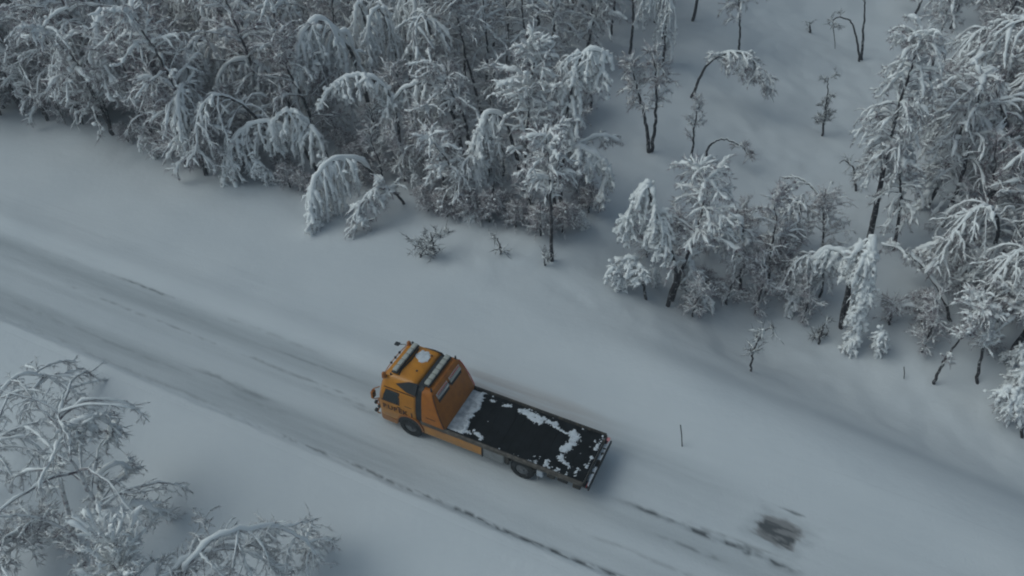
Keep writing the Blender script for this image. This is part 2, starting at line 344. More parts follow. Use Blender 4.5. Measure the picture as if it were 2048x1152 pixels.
def tree_meshes(name, stem, style, seed, scale=1.0, **kw):
    """stem: control points relative to the base; returns trunk, branches, snow meshes"""
    s = dict(STY[style]); s.update(kw); g = np.random.default_rng(seed); tw = s.get('tw', 1)
    S = spline(stem, 26); S[1:-1] += g.normal(0, .025*scale, (24, 3))
    seg = np.linalg.norm(np.diff(S, axis=0), axis=1); cum = np.concatenate([[0], np.cumsum(seg)]); Ltot = cum[-1]; tt = cum/Ltot
    r0 = s.get('r0', .012*Ltot**.8+.02); rad = r0*(1-tt)**.8+.018
    trunk = tubes(S[None], rad[None], 7)
    T = norm(np.gradient(S, axis=0))
    n1 = max(3, int(s['n1']*np.clip(Ltot/8, .45, 1.3))); t1 = s['t0']+(1-s['t0'])*np.sort(g.uniform(0, 1, n1))**.9
    p1 = np.stack([np.interp(t1, tt, S[:, k]) for k in range(3)], -1); tan = norm(np.stack([np.interp(t1, tt, T[:, k]) for k in range(3)], -1))
    az = g.uniform(0, 2*np.pi, n1); el = g.uniform(*s['el'], n1)
    d1 = np.stack([np.cos(az)*np.cos(el), np.sin(az)*np.cos(el), np.sin(el)], -1)+tan*.45
    shape = np.clip(1.15-.75*np.abs((t1-s['t0'])/(1-s['t0'])-.35), .35, 1.1)
    L1 = s['l1']*scale*shape*g.uniform(.6, 1.25, n1)*np.clip(Ltot/7, .5, 1.15)
    P1 = grow(g, p1, d1, L1, 11, s['g1']/max(scale, .3), .12)
    # keep branch tips above the snow
    R1 = (.012+.012*L1)[:, None]*np.linspace(1, .35, 11)[None]
    n2 = n1*s['n2']; i2 = np.repeat(np.arange(n1), s['n2']); f2 = g.uniform(.12, 1, n2)*10; k = np.minimum(f2.astype(int), 9); f = (f2-k)[:, None]
    p2 = P1[i2, k]*(1-f)+P1[i2, k+1]*f; tn2 = norm(P1[i2, k+1]-P1[i2, k])
    d2 = tn2*.9+g.normal(0, .55, (n2, 3)); L2 = s['l2']*scale*g.uniform(.4, 1.3, n2)*(1.1-.5*f2/10)
    P2 = grow(g, p2, d2, L2, 5, s['g2'], .2); R2 = np.full(n2, .013)[:, None]*np.linspace(1, .5, 5)[None]
    n3 = n2*s['n3']; i3 = np.repeat(np.arange(n2), s['n3']); f3 = g.uniform(.05, 1, n3)*4; k3 = np.minimum(f3.astype(int), 3); ff = (f3-k3)[:, None]
    p3 = P2[i3, k3]*(1-ff)+P2[i3, k3+1]*ff; tn3 = norm(P2[i3, k3+1]-P2[i3, k3])
    d3 = norm(tn3+g.normal(0, .6, (n3, 3))+np.array([0, 0, -.25*s['g2']]))*(s['l3']*scale*g.uniform(.5, 1.4, n3))[:, None]
    br = [tubes(P1, R1, 3), tubes(P2, R2, 3), cones(p3, d3, g.uniform(.010, .020, n3)*tw)]
    # snow
    ld = s['load']; sn = []
    hor = np.sqrt(np.clip(1-T[:, 2]**2, 0, 1)); on = np.maximum(sst(.25, .6, hor), sst(.45, .1, T[:, 2]))*sst(.12, .3, tt)
    rs = s['sload']*(.05+.05*on)*scale**.5*g.uniform(.65, 1.25, 26)*on*(1-.5*tt)+.001
    so = S.copy(); so[:, 2] += rad*.6+rs*.75; sn.append(tubes(so[None], rs[None], 7))
    def coat(P, Rb, base, keep, sides):
        m = g.uniform(0, 1, len(P)) < keep; P = P[m]; Rb = Rb[m]
        if not len(P): return
        N = P.shape[1]; lump = g.uniform(.25, 1.6, P.shape[:2]); lump[:, 0] *= .4; lump[:, -1] *= .35
        Tt = norm(np.gradient(P, axis=1)); hz = .62+.38*np.sqrt(np.clip(1-Tt[..., 2]**2, 0, 1))
        Rs = base*lump*hz*g.uniform(.6, 1.3, (len(P), 1))
        Q = P.copy(); Q[..., 2] += Rb+Rs*.45; Q[..., :2] += g.normal(0, .2, Q[..., :2].shape)*Rs[..., None]
        sn.append(tubes(Q, Rs, sides))
    coat(P1, R1, .070*(.45+.55*tw)*ld**.7*scale**.5, min(1, .55+.4*ld), 5)
    coat(P2, R2, .046*tw*ld**.7*scale**.5, min(1, .35+.42*ld), 4)
    nb = int(n2*.30*min(ld, 1.4))*(style not in ('spiky', 'open')); 
    if nb:
        j = g.integers(0, n2, nb); q = P2[j, g.integers(1, 5, nb)].copy(); rb = g.uniform(.035, .10, nb)*ld**.6*scale**.5; q[:, 2] += rb*.3; sn.append(blobs(g, q, rb))
    # twig rime: white spikes
    nr = int(n3*.45*min(1, ld+.25)); j = g.integers(0, n3, nr)
    sn.append(cones(p3[j]+np.array([0, 0, .012]), d3[j]*.85, g.uniform(.014, .034, nr)*tw))
    nr = int(n1*26*min(1, ld)); j = g.integers(0, n1, nr); kk = g.integers(1, 11, nr); dd = g.normal(0, 1, (nr, 3)); dd[:, 2] -= .4; dd = norm(dd)*g.uniform(.10, .26, nr)[:, None]*(.4+.6*tw)
    sn.append(cones(P1[j, kk]+g.normal(0, .03, (nr, 3)), dd, g.uniform(.016, .038, nr)*tw))
    V, F = trunk; t_me = mesh_np(name+'_trunk', V, [F])
    V, F = join(br); b_me = mesh_np(name+'_branches', V, F)
    V, F = join(sn); s_me = mesh_np(name+'_snow', V, F)
    return t_me, b_me, s_me
def place_tree(meshes, loc, label, cat='tree', group=None, rz=0, sc_=1.0, name='birch_tree', twig=None, bark=None):
    e = empty(name, loc, label, cat, group, rz); e.scale = (sc_,)*3
    link('trunk', meshes[0], bark or m_bark, e); link('branches', meshes[1], twig or m_twig, e, 'stuff'); link('snow_load', meshes[2], m_snow, e, 'stuff')
    return e
TRIS = [0]
def hero(base, path, style, label, depth=0, group=None, name='birch_tree', twig=None, cat='tree', bark=None, **kw):
    """base and path are seen positions in the photograph; the stem stands in the upright plane that faces the camera at its base"""
    b = at(*base); nrm = Vector((b.x, b.y, 0)).normalized(); n = len(path)
    while True:         # stems that end low in the picture bow towards the road: bring the tip nearer until it is clear of the snow
        pts = [Vector((0, 0, -.3))]; ok = True
        for i, (px, py) in enumerate(path):
            d = ray(px, py); off = depth*((i+1)/n)**1.15; t = (nrm.dot(b)+off)/nrm.dot(Vector((d.x, d.y, 0)))
            p = Vector((0, 0, CAM_H))+d*t; pts.append(p-b)
            if p.z < float(h_xy(p.x, p.y))+(.45 if i else .2) and style != 'bare': ok = False
        if ok or depth < -9: break
        depth -= .3
    pts = [tuple(p) for p in pts]
    ms = tree_meshes(name, pts, style, abs(hash((base, len(path), int(path[0][0]))))%99991, **kw)
    TRIS[0] += sum(len(m_.polygons) for m_ in ms)*2
    return place_tree(ms, b, label, cat, group, name=name, twig=twig, bark=bark)

# ------------------------------------------------------------------ the trees one can follow one by one
GF = 'snow-laden birches along the front of the forest'
GR = 'snow-laden birches of the right-hand thicket'
GC = 'small trees scattered in the snowy clearing'
GB = 'snow-laden trees in the near left corner'
HEROES = [
 ((770,380), [(742,345),(715,321),(668,320),(632,355),(620,405),(628,450)], 'heavy', 'birch bowed left over the open snow in a low arch hung with thick white fronds', dict(group=GF, n1=56, l1=2.5)),
 ((812,404), [(788,385),(756,377),(722,408),(712,455)], 'arch', 'small bowed birch at the forest edge, just right of the big white arch', dict(group=GF, l1=1.1)),
 ((640,345), [(600,290),(545,248),(490,258),(456,305),(455,345)], 'heavy', 'birch bent left into a round arch with a fringe reaching the open snow bank', dict(group=GF, l1=1.5)),
 ((668,345), [(640,285),(605,235),(562,226),(537,265)], 'heavy', 'birch crown of thick drooping snow clumps above the round fringed arch', dict(group=GF, n1=30)),
 ((620,270), [(575,200),(525,135),(472,122),(436,160),(440,210)], 'heavy', 'birch curled over like an umbrella, middle of three stacked crowns in the left forest', dict(group=GF, n1=36)),
 ((600,190), [(570,110),(520,45),(465,35),(422,68),(414,100)], 'heavy', 'birch with bright white dome, topmost of three stacked crowns in the left forest', dict(group=GF, n1=36)),
 ((805,325), [(792,230),(765,172),(715,152),(668,172),(645,205)], 'heavy', 'arched birch with flat snowy top and greenish underside in front of dark slanting stems', dict(group=GF, n1=30, l1=1.1)),
 ((930,320), [(905,230),(862,170),(812,176),(776,222),(766,290)], 'heavy', 'wide arched birch with its white crown falling left beside slender feathery branches', dict(group=GF, n1=36, l1=1.4)),
 ((945,330), [(930,240),(890,165),(862,125)], 'upright', 'feathery birch leaning up and left behind the wide white arch, branches fanned', dict(group=GF, load=1.0)),
 ((890,400), [(885,340),(870,285),(850,270)], 'upright', 'short birch with rounded snow clumps under the fanned feathery tree', dict(group=GF, load=1.2, l1=1.3)),
 ((1050,380), [(1030,300),(1003,234),(968,234),(957,285),(950,355),(946,415)], 'heavy', 'birch folded over into a narrow hanging white cone with a bare bent neck', dict(group=GF, n1=84, l1=2.0, t0=.5, el=(-1.2,-.3), g1=1.6)),
 ((1058,410), [(1052,320),(1058,200),(1068,120),(1062,82)], 'upright', 'tall birch with puffy white clumps stacked up its left side, above the white cone', dict(group=GF, load=1.6, l1=1.4, n1=52)),
 ((1120,420), [(1125,310),(1140,190),(1165,112),(1200,104),(1206,150)], 'heavy', 'tall birch with its top hooked to the right, puffy white snow, edge of the clearing', dict(group=GF, n1=46, l1=1.3)),
 ((1105,522), [(1102,450),(1100,370),(1096,310),(1094,270)], 'upright', 'birch with straight dark bare trunk standing out in front of the forest', dict(group=GF, t0=.52, l1=1.4)),
 ((1108,430), [(1112,350),(1140,303),(1182,306),(1214,338),(1200,392)], 'heavy', 'birch arching right with a white curtain, beside the straight dark trunk', dict(group=GF, t0=.5, l1=.95, n1=26)),
 ((1090,400), [(1105,330),(1150,295),(1200,274),(1236,284)], 'bough', 'thin birch leaning right into the clearing with a smooth snow pad on its tip', dict(group=GF, l1=.6)),
 ((965,225), [(948,170),(930,105),(915,30),(905,-20)], 'upright', 'tall birch with dark slanted trunk in the middle of the back forest', dict(group=GF, t0=.55, load=.7)),
 ((1062,405), [(1058,340),(1050,290)], 'bare', 'thin dark stem under the puffy white crowns', dict(group=GF)),
 ((1300,306), [(1291,242),(1275,180),(1263,120)], 'upright', 'forked thin tree with dark lower stems in the clearing, its left stem', dict(group=GC, t0=.5, l1=.9, n1=22, load=.8, r0=.11, name='young_birch_tree')),
 ((1303,304), [(1311,240),(1312,160),(1305,100)], 'upright', 'thin tree rising from the same foot as the forked dark stem, its right stem', dict(group=GC, t0=.45, l1=.9, n1=22, load=.7, r0=.1, name='young_birch_tree')),
 ((1384,322), [(1387,270),(1396,215),(1400,195)], 'spiky', 'small upright tree with snowy forked twigs in the clearing', dict(group=GC, l1=1.1, load=.9, n1=22, t0=.25, name='young_birch_tree')),
 ((1382,195), [(1402,150),(1432,115),(1482,106),(1520,140),(1530,185)], 'arch', 'slender tree arched right with a pale hanging fringe, at the left of the clearing', dict(group=GC, n1=34, l1=1.1, t0=.4, name='young_birch_tree')),
 ((1478,106), [(1480,60),(1478,0),(1476,-60)], 'upright', 'round drooping tree on a single dark stem at the top edge, left of the clearing', dict(group=GC, t0=.42, l1=1.7, g1=1.2, n1=34, load=.7, name='young_birch_tree')),
 ((1645,272), [(1650,225),(1655,185),(1657,155)], 'bare', 'pale leafless sapling standing alone in the middle of the clearing', dict(group=GC, n1=22, l1=1.2, n3=10, t0=.15, r0=.06, name='sapling')),
 ((1412,318), [(1419,293),(1445,278),(1482,292),(1502,316)], 'bough', 'small sapling bowed right to the snow in the clearing', dict(group=GC, l1=.5, sload=.5, load=.4, name='sapling')),
 ((1725,120), [(1727,60),(1730,0),(1732,-40)], 'bare', 'straight bare stem at the top of the clearing, left of the large leaning birches', dict(group=GC, name='sapling', n1=6, t0=.5, r0=.09)),
 ((1722,124), [(1712,72),(1697,40),(1668,40),(1670,98)], 'bare', 'bare stem bent over to the left like a hook at the top of the clearing', dict(group=GC, name='sapling', n1=5, l1=.5, t0=.5, r0=.07)),
 ((1621,66), [(1620,56),(1618,44)], 'bare', 'short dark stump poking from the snow at the top of the clearing', dict(group=GC, name='stump', cat='stump', n1=3, l1=.12, n2=2, r0=.10)),
 ((1715,382), [(1708,342),(1692,322),(1678,326)], 'bare', 'small forked bare sapling left of the long leaning trunk', dict(group=GC, name='sapling', n1=8, l1=.7, r0=.06)),
 ((1655,462), [(1640,400),(1612,365),(1580,350)], 'bough', 'thin snowy sapling bowed left at the lower end of the clearing', dict(group=GC, name='sapling', l1=.7, load=.5, sload=.8)),
 ((1862,170), [(1868,110),(1885,52),(1905,-10),(1915,-40)], 'upright', 'birch with a thick dark forked trunk at the top right', dict(group=GR, t0=.55, load=1.0)),
 ((2034,62), [(2036,40),(2042,0),(2050,-40)], 'upright', 'dark stem at the top right corner with snow behind it', dict(group=GR, t0=.6, load=.8, r0=.17)),
 ((1740,480), [(1757,385),(1785,260),(1818,150),(1842,70)], 'upright', 'tall birch with a long speckled trunk leaning right, at the clearing edge', dict(group=GR, t0=.34, l1=1.8, n1=62, g1=1.3, load=1.15, r0=.15)),
 ((1790,500), [(1800,420),(1800,350),(1790,300),(1770,262)], 'arch', 'pale birch half hidden behind the long speckled trunk, crown drooping', dict(group=GR, l1=1.4)),
 ((2075,470), [(2040,385),(1985,320),(1925,322),(1872,362),(1846,400)], 'heavy', 'birch bowed left with a broad smooth white back in the right-hand thicket', dict(group=GR, n1=34, l1=.9, sload=3.2)),
 ((2085,330), [(2045,240),(2000,130),(1962,113),(1936,150),(1932,190)], 'heavy', 'birch with looping white boughs at the right edge above the broad white back', dict(group=GR, n1=40)),
 ((2000,645), [(1985,585),(1962,520),(1918,478),(1868,490),(1832,502)], 'heavy', 'birch with a white arm stretched left over the hollow, and clumped crown', dict(group=GR, n1=44, l1=1.2, sload=2.4)),
 ((1684,655), [(1692,590),(1722,500),(1745,480),(1738,540),(1722,620),(1703,680)], 'heavy', 'birch folded into a tall thick white column pointing down at the snow bank', dict(group=GR, n1=95, l1=1.3, t0=.42, el=(-1.3,-.5), g1=2.0, load=2.1)),
 ((1695,640), [(1700,570),(1690,515),(1650,500),(1608,545),(1582,605)], 'heavy', 'birch bent left with two white lobes, just left of the white column', dict(group=GR, n1=36, l1=.9, load=2.0)),
 ((1915,668), [(1870,632),(1815,613),(1765,624)], 'bough', 'single bare bough arched left with a smooth line of snow over the hollow', dict(group=GR, n1=5, l1=.3, sload=1.6)),
 ((1908,645), [(1884,592),(1842,530),(1802,500),(1762,488)], 'bough', 'long thin stem arched left to the top of the white column', dict(group=GR, n1=14, l1=.8, sload=1.3)),
 ((1955,765), [(1966,695),(1961,640),(1948,600)], 'upright', 'birch with two dark feet and a white clump at the lower right thicket edge', dict(group=GR, t0=.45, load=1.6, l1=1.2)),
 ((1868,768), [(1888,722),(1920,680),(1952,655)], 'bough', 'low stem leaning right into the lower right thicket', dict(group=GR, l1=.6, sload=1.2)),
 ((2052,880), [(2040,820),(2018,778),(1996,790)], 'heavy', 'low snowy bush-like birch at the right edge beside the hollow', dict(group=GR, n1=46, l1=1.4, load=1.2)),
 ((2070,760), [(2060,690),(2040,610),(2030,580)], 'upright', 'dense birch at the right edge above the low bush-like one', dict(group=GR, load=1.3)),
 ((1335,612), [(1352,545),(1332,470),(1303,402),(1296,368),(1270,400),(1246,455)], 'heavy', 'birch bowed left with thick branching snow ropes, left of the middle clump', dict(group=GR, n1=50, l1=1.3, load=1.9)),
 ((1342,600), [(1372,520),(1400,440),(1412,375),(1400,350)], 'upright', 'birch leaning right from the same foot with a feathery white top, in the middle clump', dict(group=GR, load=1.2, t0=.3)),
 ((1405,615), [(1395,560),(1375,520),(1392,560),(1425,608)], 'heavy', 'low drooping tree with white tips at the foot of the middle clump', dict(group=GR, l1=1.0, load=1.4)),
 ((1295,600), [(1285,560),(1262,515),(1240,530)], 'heavy', 'low tree with rounded white cushions at the left foot of the middle clump', dict(group=GR, l1=1.0, load=2.0)),
 ((1480,580), [(1488,500),(1482,445),(1460,440),(1448,490)], 'heavy', 'small birch with a hanging white tuft on the right of the middle clump', dict(group=GR, load=1.3, l1=1.1)),
 ((1535,590), [(1542,500),(1552,440),(1545,395)], 'fuzzy', 'grey thin-twigged tree at the right end of the middle clump', dict(group=GR, l1=1.3)),
 ((1575,600), [(1572,550),(1560,500)], 'fuzzy', 'grey low bush between the middle clump and the two white lobes', dict(group=GR, l1=1.1)),
 ((1504,744), [(1506,705),(1530,662),(1552,655)], 'bare', 'faint bare sapling standing alone on the slope below the middle clump', dict(name='sapling', load=.5, n1=12, l1=.8, r0=.035)),
 # near left corner
 ((235,1130), [(190,1010),(140,910),(118,840),(128,790)], 'open', 'tall tree seen from above with snowy boughs spreading from its white stem, near left corner', dict(group=GB, n1=15)),
 ((160,1125), [(125,980),(120,900),(150,850),(205,835),(228,868)], 'bough', 'bough arched to the right in a half ring of snow, near left corner', dict(group=GB, l1=.7, n1=20)),
 ((175,1190), [(190,1065),(228,1025),(278,1010),(315,1022),(338,1042)], 'bough', 'dark arched bough with a snow ridge on top, right of the spreading tall tree', dict(group=GB, l1=.6, t0=.55, n1=22, load=.6)),
 ((180,1160), [(150,1080),(90,1040),(10,1034),(-40,1048)], 'bough', 'dark bough arching left low over the snow at the left edge', dict(group=GB, l1=.8, sload=.4, load=.4, t0=.2, n1=22)),
 ((240,1060), [(205,990),(200,950),(235,930),(275,945)], 'bough', 'short bough with a snow pad and hanging twigs, right side of the tall tree', dict(group=GB, l1=.5)),
 ((290,1360), [(262,1240),(240,1150),(232,1092)], 'spiky', 'upright tree top of thick white finger-like twigs at the bottom edge', dict(group=GB, t0=.3, l1=1.9, n1=60, load=1.2)),
 ((440,1320), [(370,1180),(400,1100),(470,1062),(560,1058),(620,1088),(648,1122)], 'open', 'birch bowed right over the bottom edge, its back a bumpy line of snow', dict(group=GB, sload=1.3, n1=20, l1=1.1, t0=.4, g1=1.2)),
 ((400,1330), [(310,1220),(350,1135),(430,1100),(510,1110),(575,1155)], 'open', 'lower birch bowed right along the bottom edge, under the bumpy white back', dict(group=GB, sload=1.1, n1=18, l1=1.1, t0=.4, g1=1.2)),
 ((-60,1010), [(-45,880),(20,765),(85,752),(140,785)], 'open', 'tree reaching in from the left edge above the near corner, flat twiggy crown', dict(group=GB, load=.8, l1=2.0, n1=16)),
 ((-110,1110), [(-70,960),(-10,880),(55,880),(110,930)], 'open', 'tree at the left edge with long parallel snowy branches', dict(group=GB, load=1.0, l1=2.2, n1=16)),
 ((-60,1230), [(-30,1120),(30,1080),(100,1090)], 'fuzzy', 'dark twiggy tree in the bottom left corner', dict(group=GB, load=.5)),
 # low shrubs
 ((868,505), [(866,488),(862,465)], 'bare', 'low bare shrub poking through the snow in front of the white cone tree', dict(name='shrub', cat='shrub', n1=18, l1=2.1, el=(0,.6), t0=.02, g1=.1, n3=7, r0=.04)),
 ((838,515), [(845,505),(858,492)], 'bare', 'flat bare twigs on the open snow below the forest edge', dict(name='shrub', cat='shrub', n1=12, l1=2.0, el=(-.05,.4), t0=.02, n3=6, r0=.03)),
 ((1092,533), [(1090,525),(1086,515)], 'bare', 'few dark twigs at the foot of the straight bare trunk', dict(name='shrub', cat='shrub', n1=8, l1=.6, t0=.05, n3=4, r0=.03)),
 ((1000,508), [(1000,490),(985,470)], 'bare', 'tiny bare twig clump in the snow right of the white cone tree', dict(name='shrub', cat='shrub', n1=7, l1=.6, t0=.05, n3=4, r0=.03)),
 ((1780,650), [(1782,625),(1790,600)], 'fuzzy', 'low grey bush in the hollow right of the white column', dict(name='shrub', cat='shrub', n1=14, l1=.9, t0=.05)),
 ((1640,690), [(1642,668),(1650,645)], 'bare', 'thin twigs below the two white lobes', dict(name='shrub', cat='shrub', n1=10, l1=.8, t0=.05)),
]
for b_, p_, st_, lb_, kw_ in HEROES:
    kw_ = dict(kw_)
    tw = m_twig_dark if (st_ == 'bare') else m_twig
    if kw_.get('group') == GB: tw = m_frost_twig; kw_['bark'] = m_frost
    hero(b_, p_, st_, lb_, twig=tw, **kw_)
hero_bases = [to_uv(*at(*h_[0])[:2]) for h_ in HEROES]

# ------------------------------------------------------------------ the thickets: copies of a dozen birches
PR = []
def proto(style, stem, seed, **kw):
    kw = dict(dict(t0={'arch': .22, 'heavy': .28, 'upright': .14, 'fuzzy': .10, 'bare': .3}[style], tw=.8), **kw)
    PR.append((style, tree_meshes('thicket_birch', stem, style, seed, **kw)))
proto('arch', [(0,0,-.4),(.3,0,3),(1.5,.2,5.6),(3.0,.3,5.6),(3.9,.2,3.8)], 1)
proto('arch', [(0,0,-.4),(.8,.1,3),(2.4,-.2,4.9),(3.8,-.3,4.3),(4.4,-.2,2.6)], 2)
proto('arch', [(0,0,-.4),(.2,.1,3.5),(.9,-.1,6.6),(2.2,-.3,6.9),(3.0,-.2,5.2)], 3, load=1.3)
proto('heavy', [(0,0,-.4),(.5,0,3.4),(1.8,.1,5.6),(2.9,0,5.0),(3.2,0,3.2)], 4)
proto('heavy', [(0,0,-.4),(.2,.2,3.8),(.8,.1,6.3),(1.8,.2,6.2),(2.2,.2,4.6)], 5)
proto('upright', [(0,0,-.4),(.2,.1,2.6),(.5,-.2,5.2),(1.1,-.1,7.4)], 6)
proto('upright', [(0,0,-.4),(-.1,.2,2.8),(.4,.3,5.6),(.3,.1,8.2)], 7)
proto('upright', [(0,0,-.4),(.4,0,2.2),(1.2,.2,4.3),(2.2,.2,5.9)], 8, load=1.2)
proto('fuzzy', [(0,0,-.4),(.3,.2,2.5),(.9,0,4.8),(1.2,.1,6.8)], 9)
proto('fuzzy', [(0,0,-.4),(-.2,.1,3),(.1,.3,5.5),(.4,.1,7.4)], 10)
proto('fuzzy', [(0,0,-.4),(.6,0,2.0),(1.5,.2,3.6),(2.5,.1,4.3)], 11)
proto('fuzzy', [(0,0,-.4),(.1,0,1.5),(.4,.2,3.0),(.6,.1,4.2)], 12)
proto('fuzzy', [(0,0,-.3),(.1,0,.9),(.4,.1,2.0)], 13, t0=.03, l1=1.5, n1=60, n2=7)
proto('heavy', [(0,0,-.3),(.2,0,1.2),(.7,.1,2.1),(1.3,.1,1.6)], 14, t0=.05, l1=1.5, n1=60)
proto('bare', [(0,0,-.4),(.1,.1,2.6),(.5,0,5.4),(.7,.1,8.0)], 15, r0=.10, n1=20, l1=1.5, n2=7, n3=9)
proto('bare', [(0,0,-.4),(-.2,.1,2.2),(.3,.2,4.6),(1.0,.1,6.6)], 16, r0=.085, n1=20, l1=1.4, n2=7, n3=9)
def pip(x, y, poly):
    c = False; n = len(poly)
    for i in range(n):
        x1, y1 = poly[i]; x2, y2 = poly[i-1]
        if (y1 > y) != (y2 > y) and x < (x2-x1)*(y-y1)/(y2-y1)+x1: c = not c
    return c
def pix(x, y, z=0):
    q = Vector((x, y, z))-Vector((0, 0, CAM_H)); k = FPX/q.dot(FW); return 1024+k*q.dot(RT), 576-k*q.dot(UPV)
ZONES = [
 # polygon of seen tree feet, spacing, share of styles, label, group, lean azimuth, max
 ([(-70,-60),(430,-60),(430,130),(330,180),(120,140),(-70,110)], 2.15, 'mixed', 'snow-laden birch deep inside the dense thicket in the upper left corner', 'birches deep in the upper left thicket', 205, 75),
 ([(-70,110),(120,140),(330,180),(430,250),(470,330),(440,368),(300,300),(170,252),(0,225),(-70,170)], 1.55, 'mixed', 'rime-grey birch of the thicket edge along the open snow bank at the left', 'birches on the left thicket edge above the snow bank', 215, 60),
 ([(430,-60),(760,-60),(760,250),(690,300),(600,330),(470,330),(430,250),(430,130)], 2.2, 'mixed', 'birch crowded behind the curled-over white crowns of the left forest', 'birches crowded behind the curled white crowns', 210, 60),
 ([(760,-60),(1240,-60),(1240,90),(1100,190),(1000,210),(880,250),(760,250)], 2.2, 'tall', 'slim birch with visible dark stem in the back forest at the top middle', 'slim birches in the back forest at the top middle', 200, 62),
 ([(760,250),(880,250),(1000,210),(1100,190),(1200,180),(1150,300),(1160,420),(1080,440),(1000,430),(880,410),(790,350)], 1.9, 'small', 'slim birch standing in open snow behind the front arches in the middle', 'slim birches behind the front arches in the middle', 200, 34),
 ([(1240,-60),(1440,-60),(1400,60),(1330,150),(1240,130)], 2.9, 'tall', 'thin pale birch between the back forest and the clearing, top edge', 'thin pale birches where the back forest meets the clearing', 190, 14),
 ([(1990,-60),(2120,-60),(2120,930),(2040,870),(1985,780),(1940,660),(1890,540),(1850,400),(1880,260),(1960,190)], 1.9, 'mixed', 'birch packed into the snowy thicket along the right edge', 'birches packed into the right edge thicket', 190, 60),
 ([(-70,120),(120,150),(330,200),(440,300),(560,340),(700,350),(640,400),(560,385),(450,372),(300,305),(170,258),(0,232),(-70,175)], 1.0, 'bush', 'low rime-covered bush at the foot of the thicket edge on the left', 'low bushes at the foot of the left thicket edge', 205, 64),
 ([(1900,520),(2100,600),(2120,880),(2040,880),(1960,780),(1880,640)], 1.1, 'bush', 'low rime-covered bush at the foot of the right-hand thicket', 'low bushes at the foot of the right-hand thicket', 205, 12),
 ([(1230,560),(1420,560),(1560,600),(1540,640),(1400,640),(1250,610)], 1.0, 'bush', 'low grey bush along the lower side of the middle clump', 'low bushes under the middle clump', 205, 8),
 ([(1560,600),(1700,650),(1900,640),(1960,700),(1900,740),(1700,690),(1560,640)], 1.5, 'bush', '', 'low bushes in the hollow around the white column', 205, 9),
 ([(680,300),(860,340),(1040,370),(1180,380),(1190,450),(1100,480),(1000,450),(860,430),(760,400),(680,350)], 1.1, 'bush', '', 'low bushes under the front birches in the middle', 205, 24),
 ([(1740,-60),(1990,-60),(1990,50),(1880,70),(1800,20)], 3.0, 'tall', 'birch at the top edge between the clearing and the right corner', 'birches at the top edge right of the clearing', 190, 10),
 ([(1280,500),(1560,460),(1680,560),(1620,620),(1500,620),(1300,610)], 1.7, 'small', 'small grey birch filling the middle clump below the clearing', 'small grey birches in the middle clump', 200, 16),
]
g = np.random.default_rng(42)
USED = {}; placed = list(hero_bases); NF = 0
WHERE = {'birches deep in the upper left thicket': 'the upper left thicket', 'birches on the left thicket edge above the snow bank': 'the left thicket edge',
 'birches crowded behind the curled white crowns': 'wood behind the curled crowns', 'slim birches in the back forest at the top middle': 'the top middle wood',
 'slim birches behind the front arches in the middle': 'the gap behind the front arches', 'thin pale birches where the back forest meets the clearing': 'the strip beside the clearing',
 'birches packed into the right edge thicket': 'the right edge thicket', 'birches at the top edge right of the clearing': 'the top edge right of the clearing',
 'small grey birches in the middle clump': 'the middle clump', 'low bushes at the foot of the left thicket edge': 'the left thicket foot',
 'low bushes at the foot of the right-hand thicket': 'the right thicket foot', 'low bushes under the middle clump': 'the middle clump foot',
 'low bushes in the hollow around the white column': 'the hollow at the white column', 'low bushes under the front birches in the middle': 'the front birches in the middle'}
def where(gr, poly, a, b):
    xs = [min(max(p[0], 0), 2048) for p in poly]; f = (a-min(xs))/(max(xs)-min(xs)); ys = [max(p[1], 0) for p in poly]; q = (b-min(ys))/(max(ys)-min(ys))
    side = 'far left' if f < .2 else 'left' if f < .4 else 'centre' if f < .6 else 'right' if f < .8 else 'far right'
    row = 'back' if q < .25 else 'second' if q < .5 else 'third' if q < .75 else 'front'
    return '%s row, %s, of %s' % (row, side, WHERE[gr])
for poly, sp, mix_, lb, gr, az0, mx in ZONES:
    xs = [p[0] for p in poly]; ys = [p[1] for p in poly]; cnt = 0
    wc = [at(a, b) for a, b in poly]; x0, x1 = min(c.x for c in wc), max(c.x for c in wc); y0, y1 = min(c.y for c in wc), max(c.y for c in wc)
    for _ in range(4000):
        if cnt >= mx: break
        x, y = g.uniform(x0, x1), g.uniform(y0, y1); z = float(h_xy(x, y)); a, b = pix(x, y, z)
        if not pip(a, b, poly): continue
        u, v = to_uv(x, y)
        if any((u-q[0])**2+(v-q[1])**2 < (sp if k >= len(hero_bases) else 1.2)**2 for k, q in enumerate(placed)): continue
        placed.append((u, v)); cnt += 1
        pool = {'mixed': [0,0,1,1,2,3,4,5,6,7,8,9,10,11,14,15], 'tall': [2,4,5,6,6,7,9,14,14,15], 'small': [7,8,10,11,11,1], 'bush': [12,12,13,11]}[mix_]
        st_, ms = PR[pool[g.integers(0, len(pool))]]
        s_ = g.uniform(.9, 1.38) if mix_ == 'mixed' else g.uniform(.85, 1.2) if mix_ == 'tall' else g.uniform(.5, .9)
        look = {'arch': 'arched', 'heavy': 'heavily drooping', 'upright': 'upright', 'fuzzy': 'thin-twigged', 'bare': 'dark sparse'}[st_]
        key = (look, mix_, s_ > 1.12, where(gr, poly, a, b))
        if key in USED: look = ('larger ' if s_ > USED[key] else 'smaller ')+look
        else: USED[key] = s_
        place_tree(ms, (x, y, z-.05), '%s %s %s' % (look, 'bush' if mix_ == 'bush' else ('tall birch' if s_ > 1.12 else 'birch'), where(gr, poly, a, b)), 'bush' if mix_ == 'bush' else 'tree', gr, R(az0+22+g.normal(0, 36)), s_, name='snowy_bush' if mix_ == 'bush' else 'birch_tree'); NF += 1
print('hero tris', TRIS[0], 'thicket trees', NF)

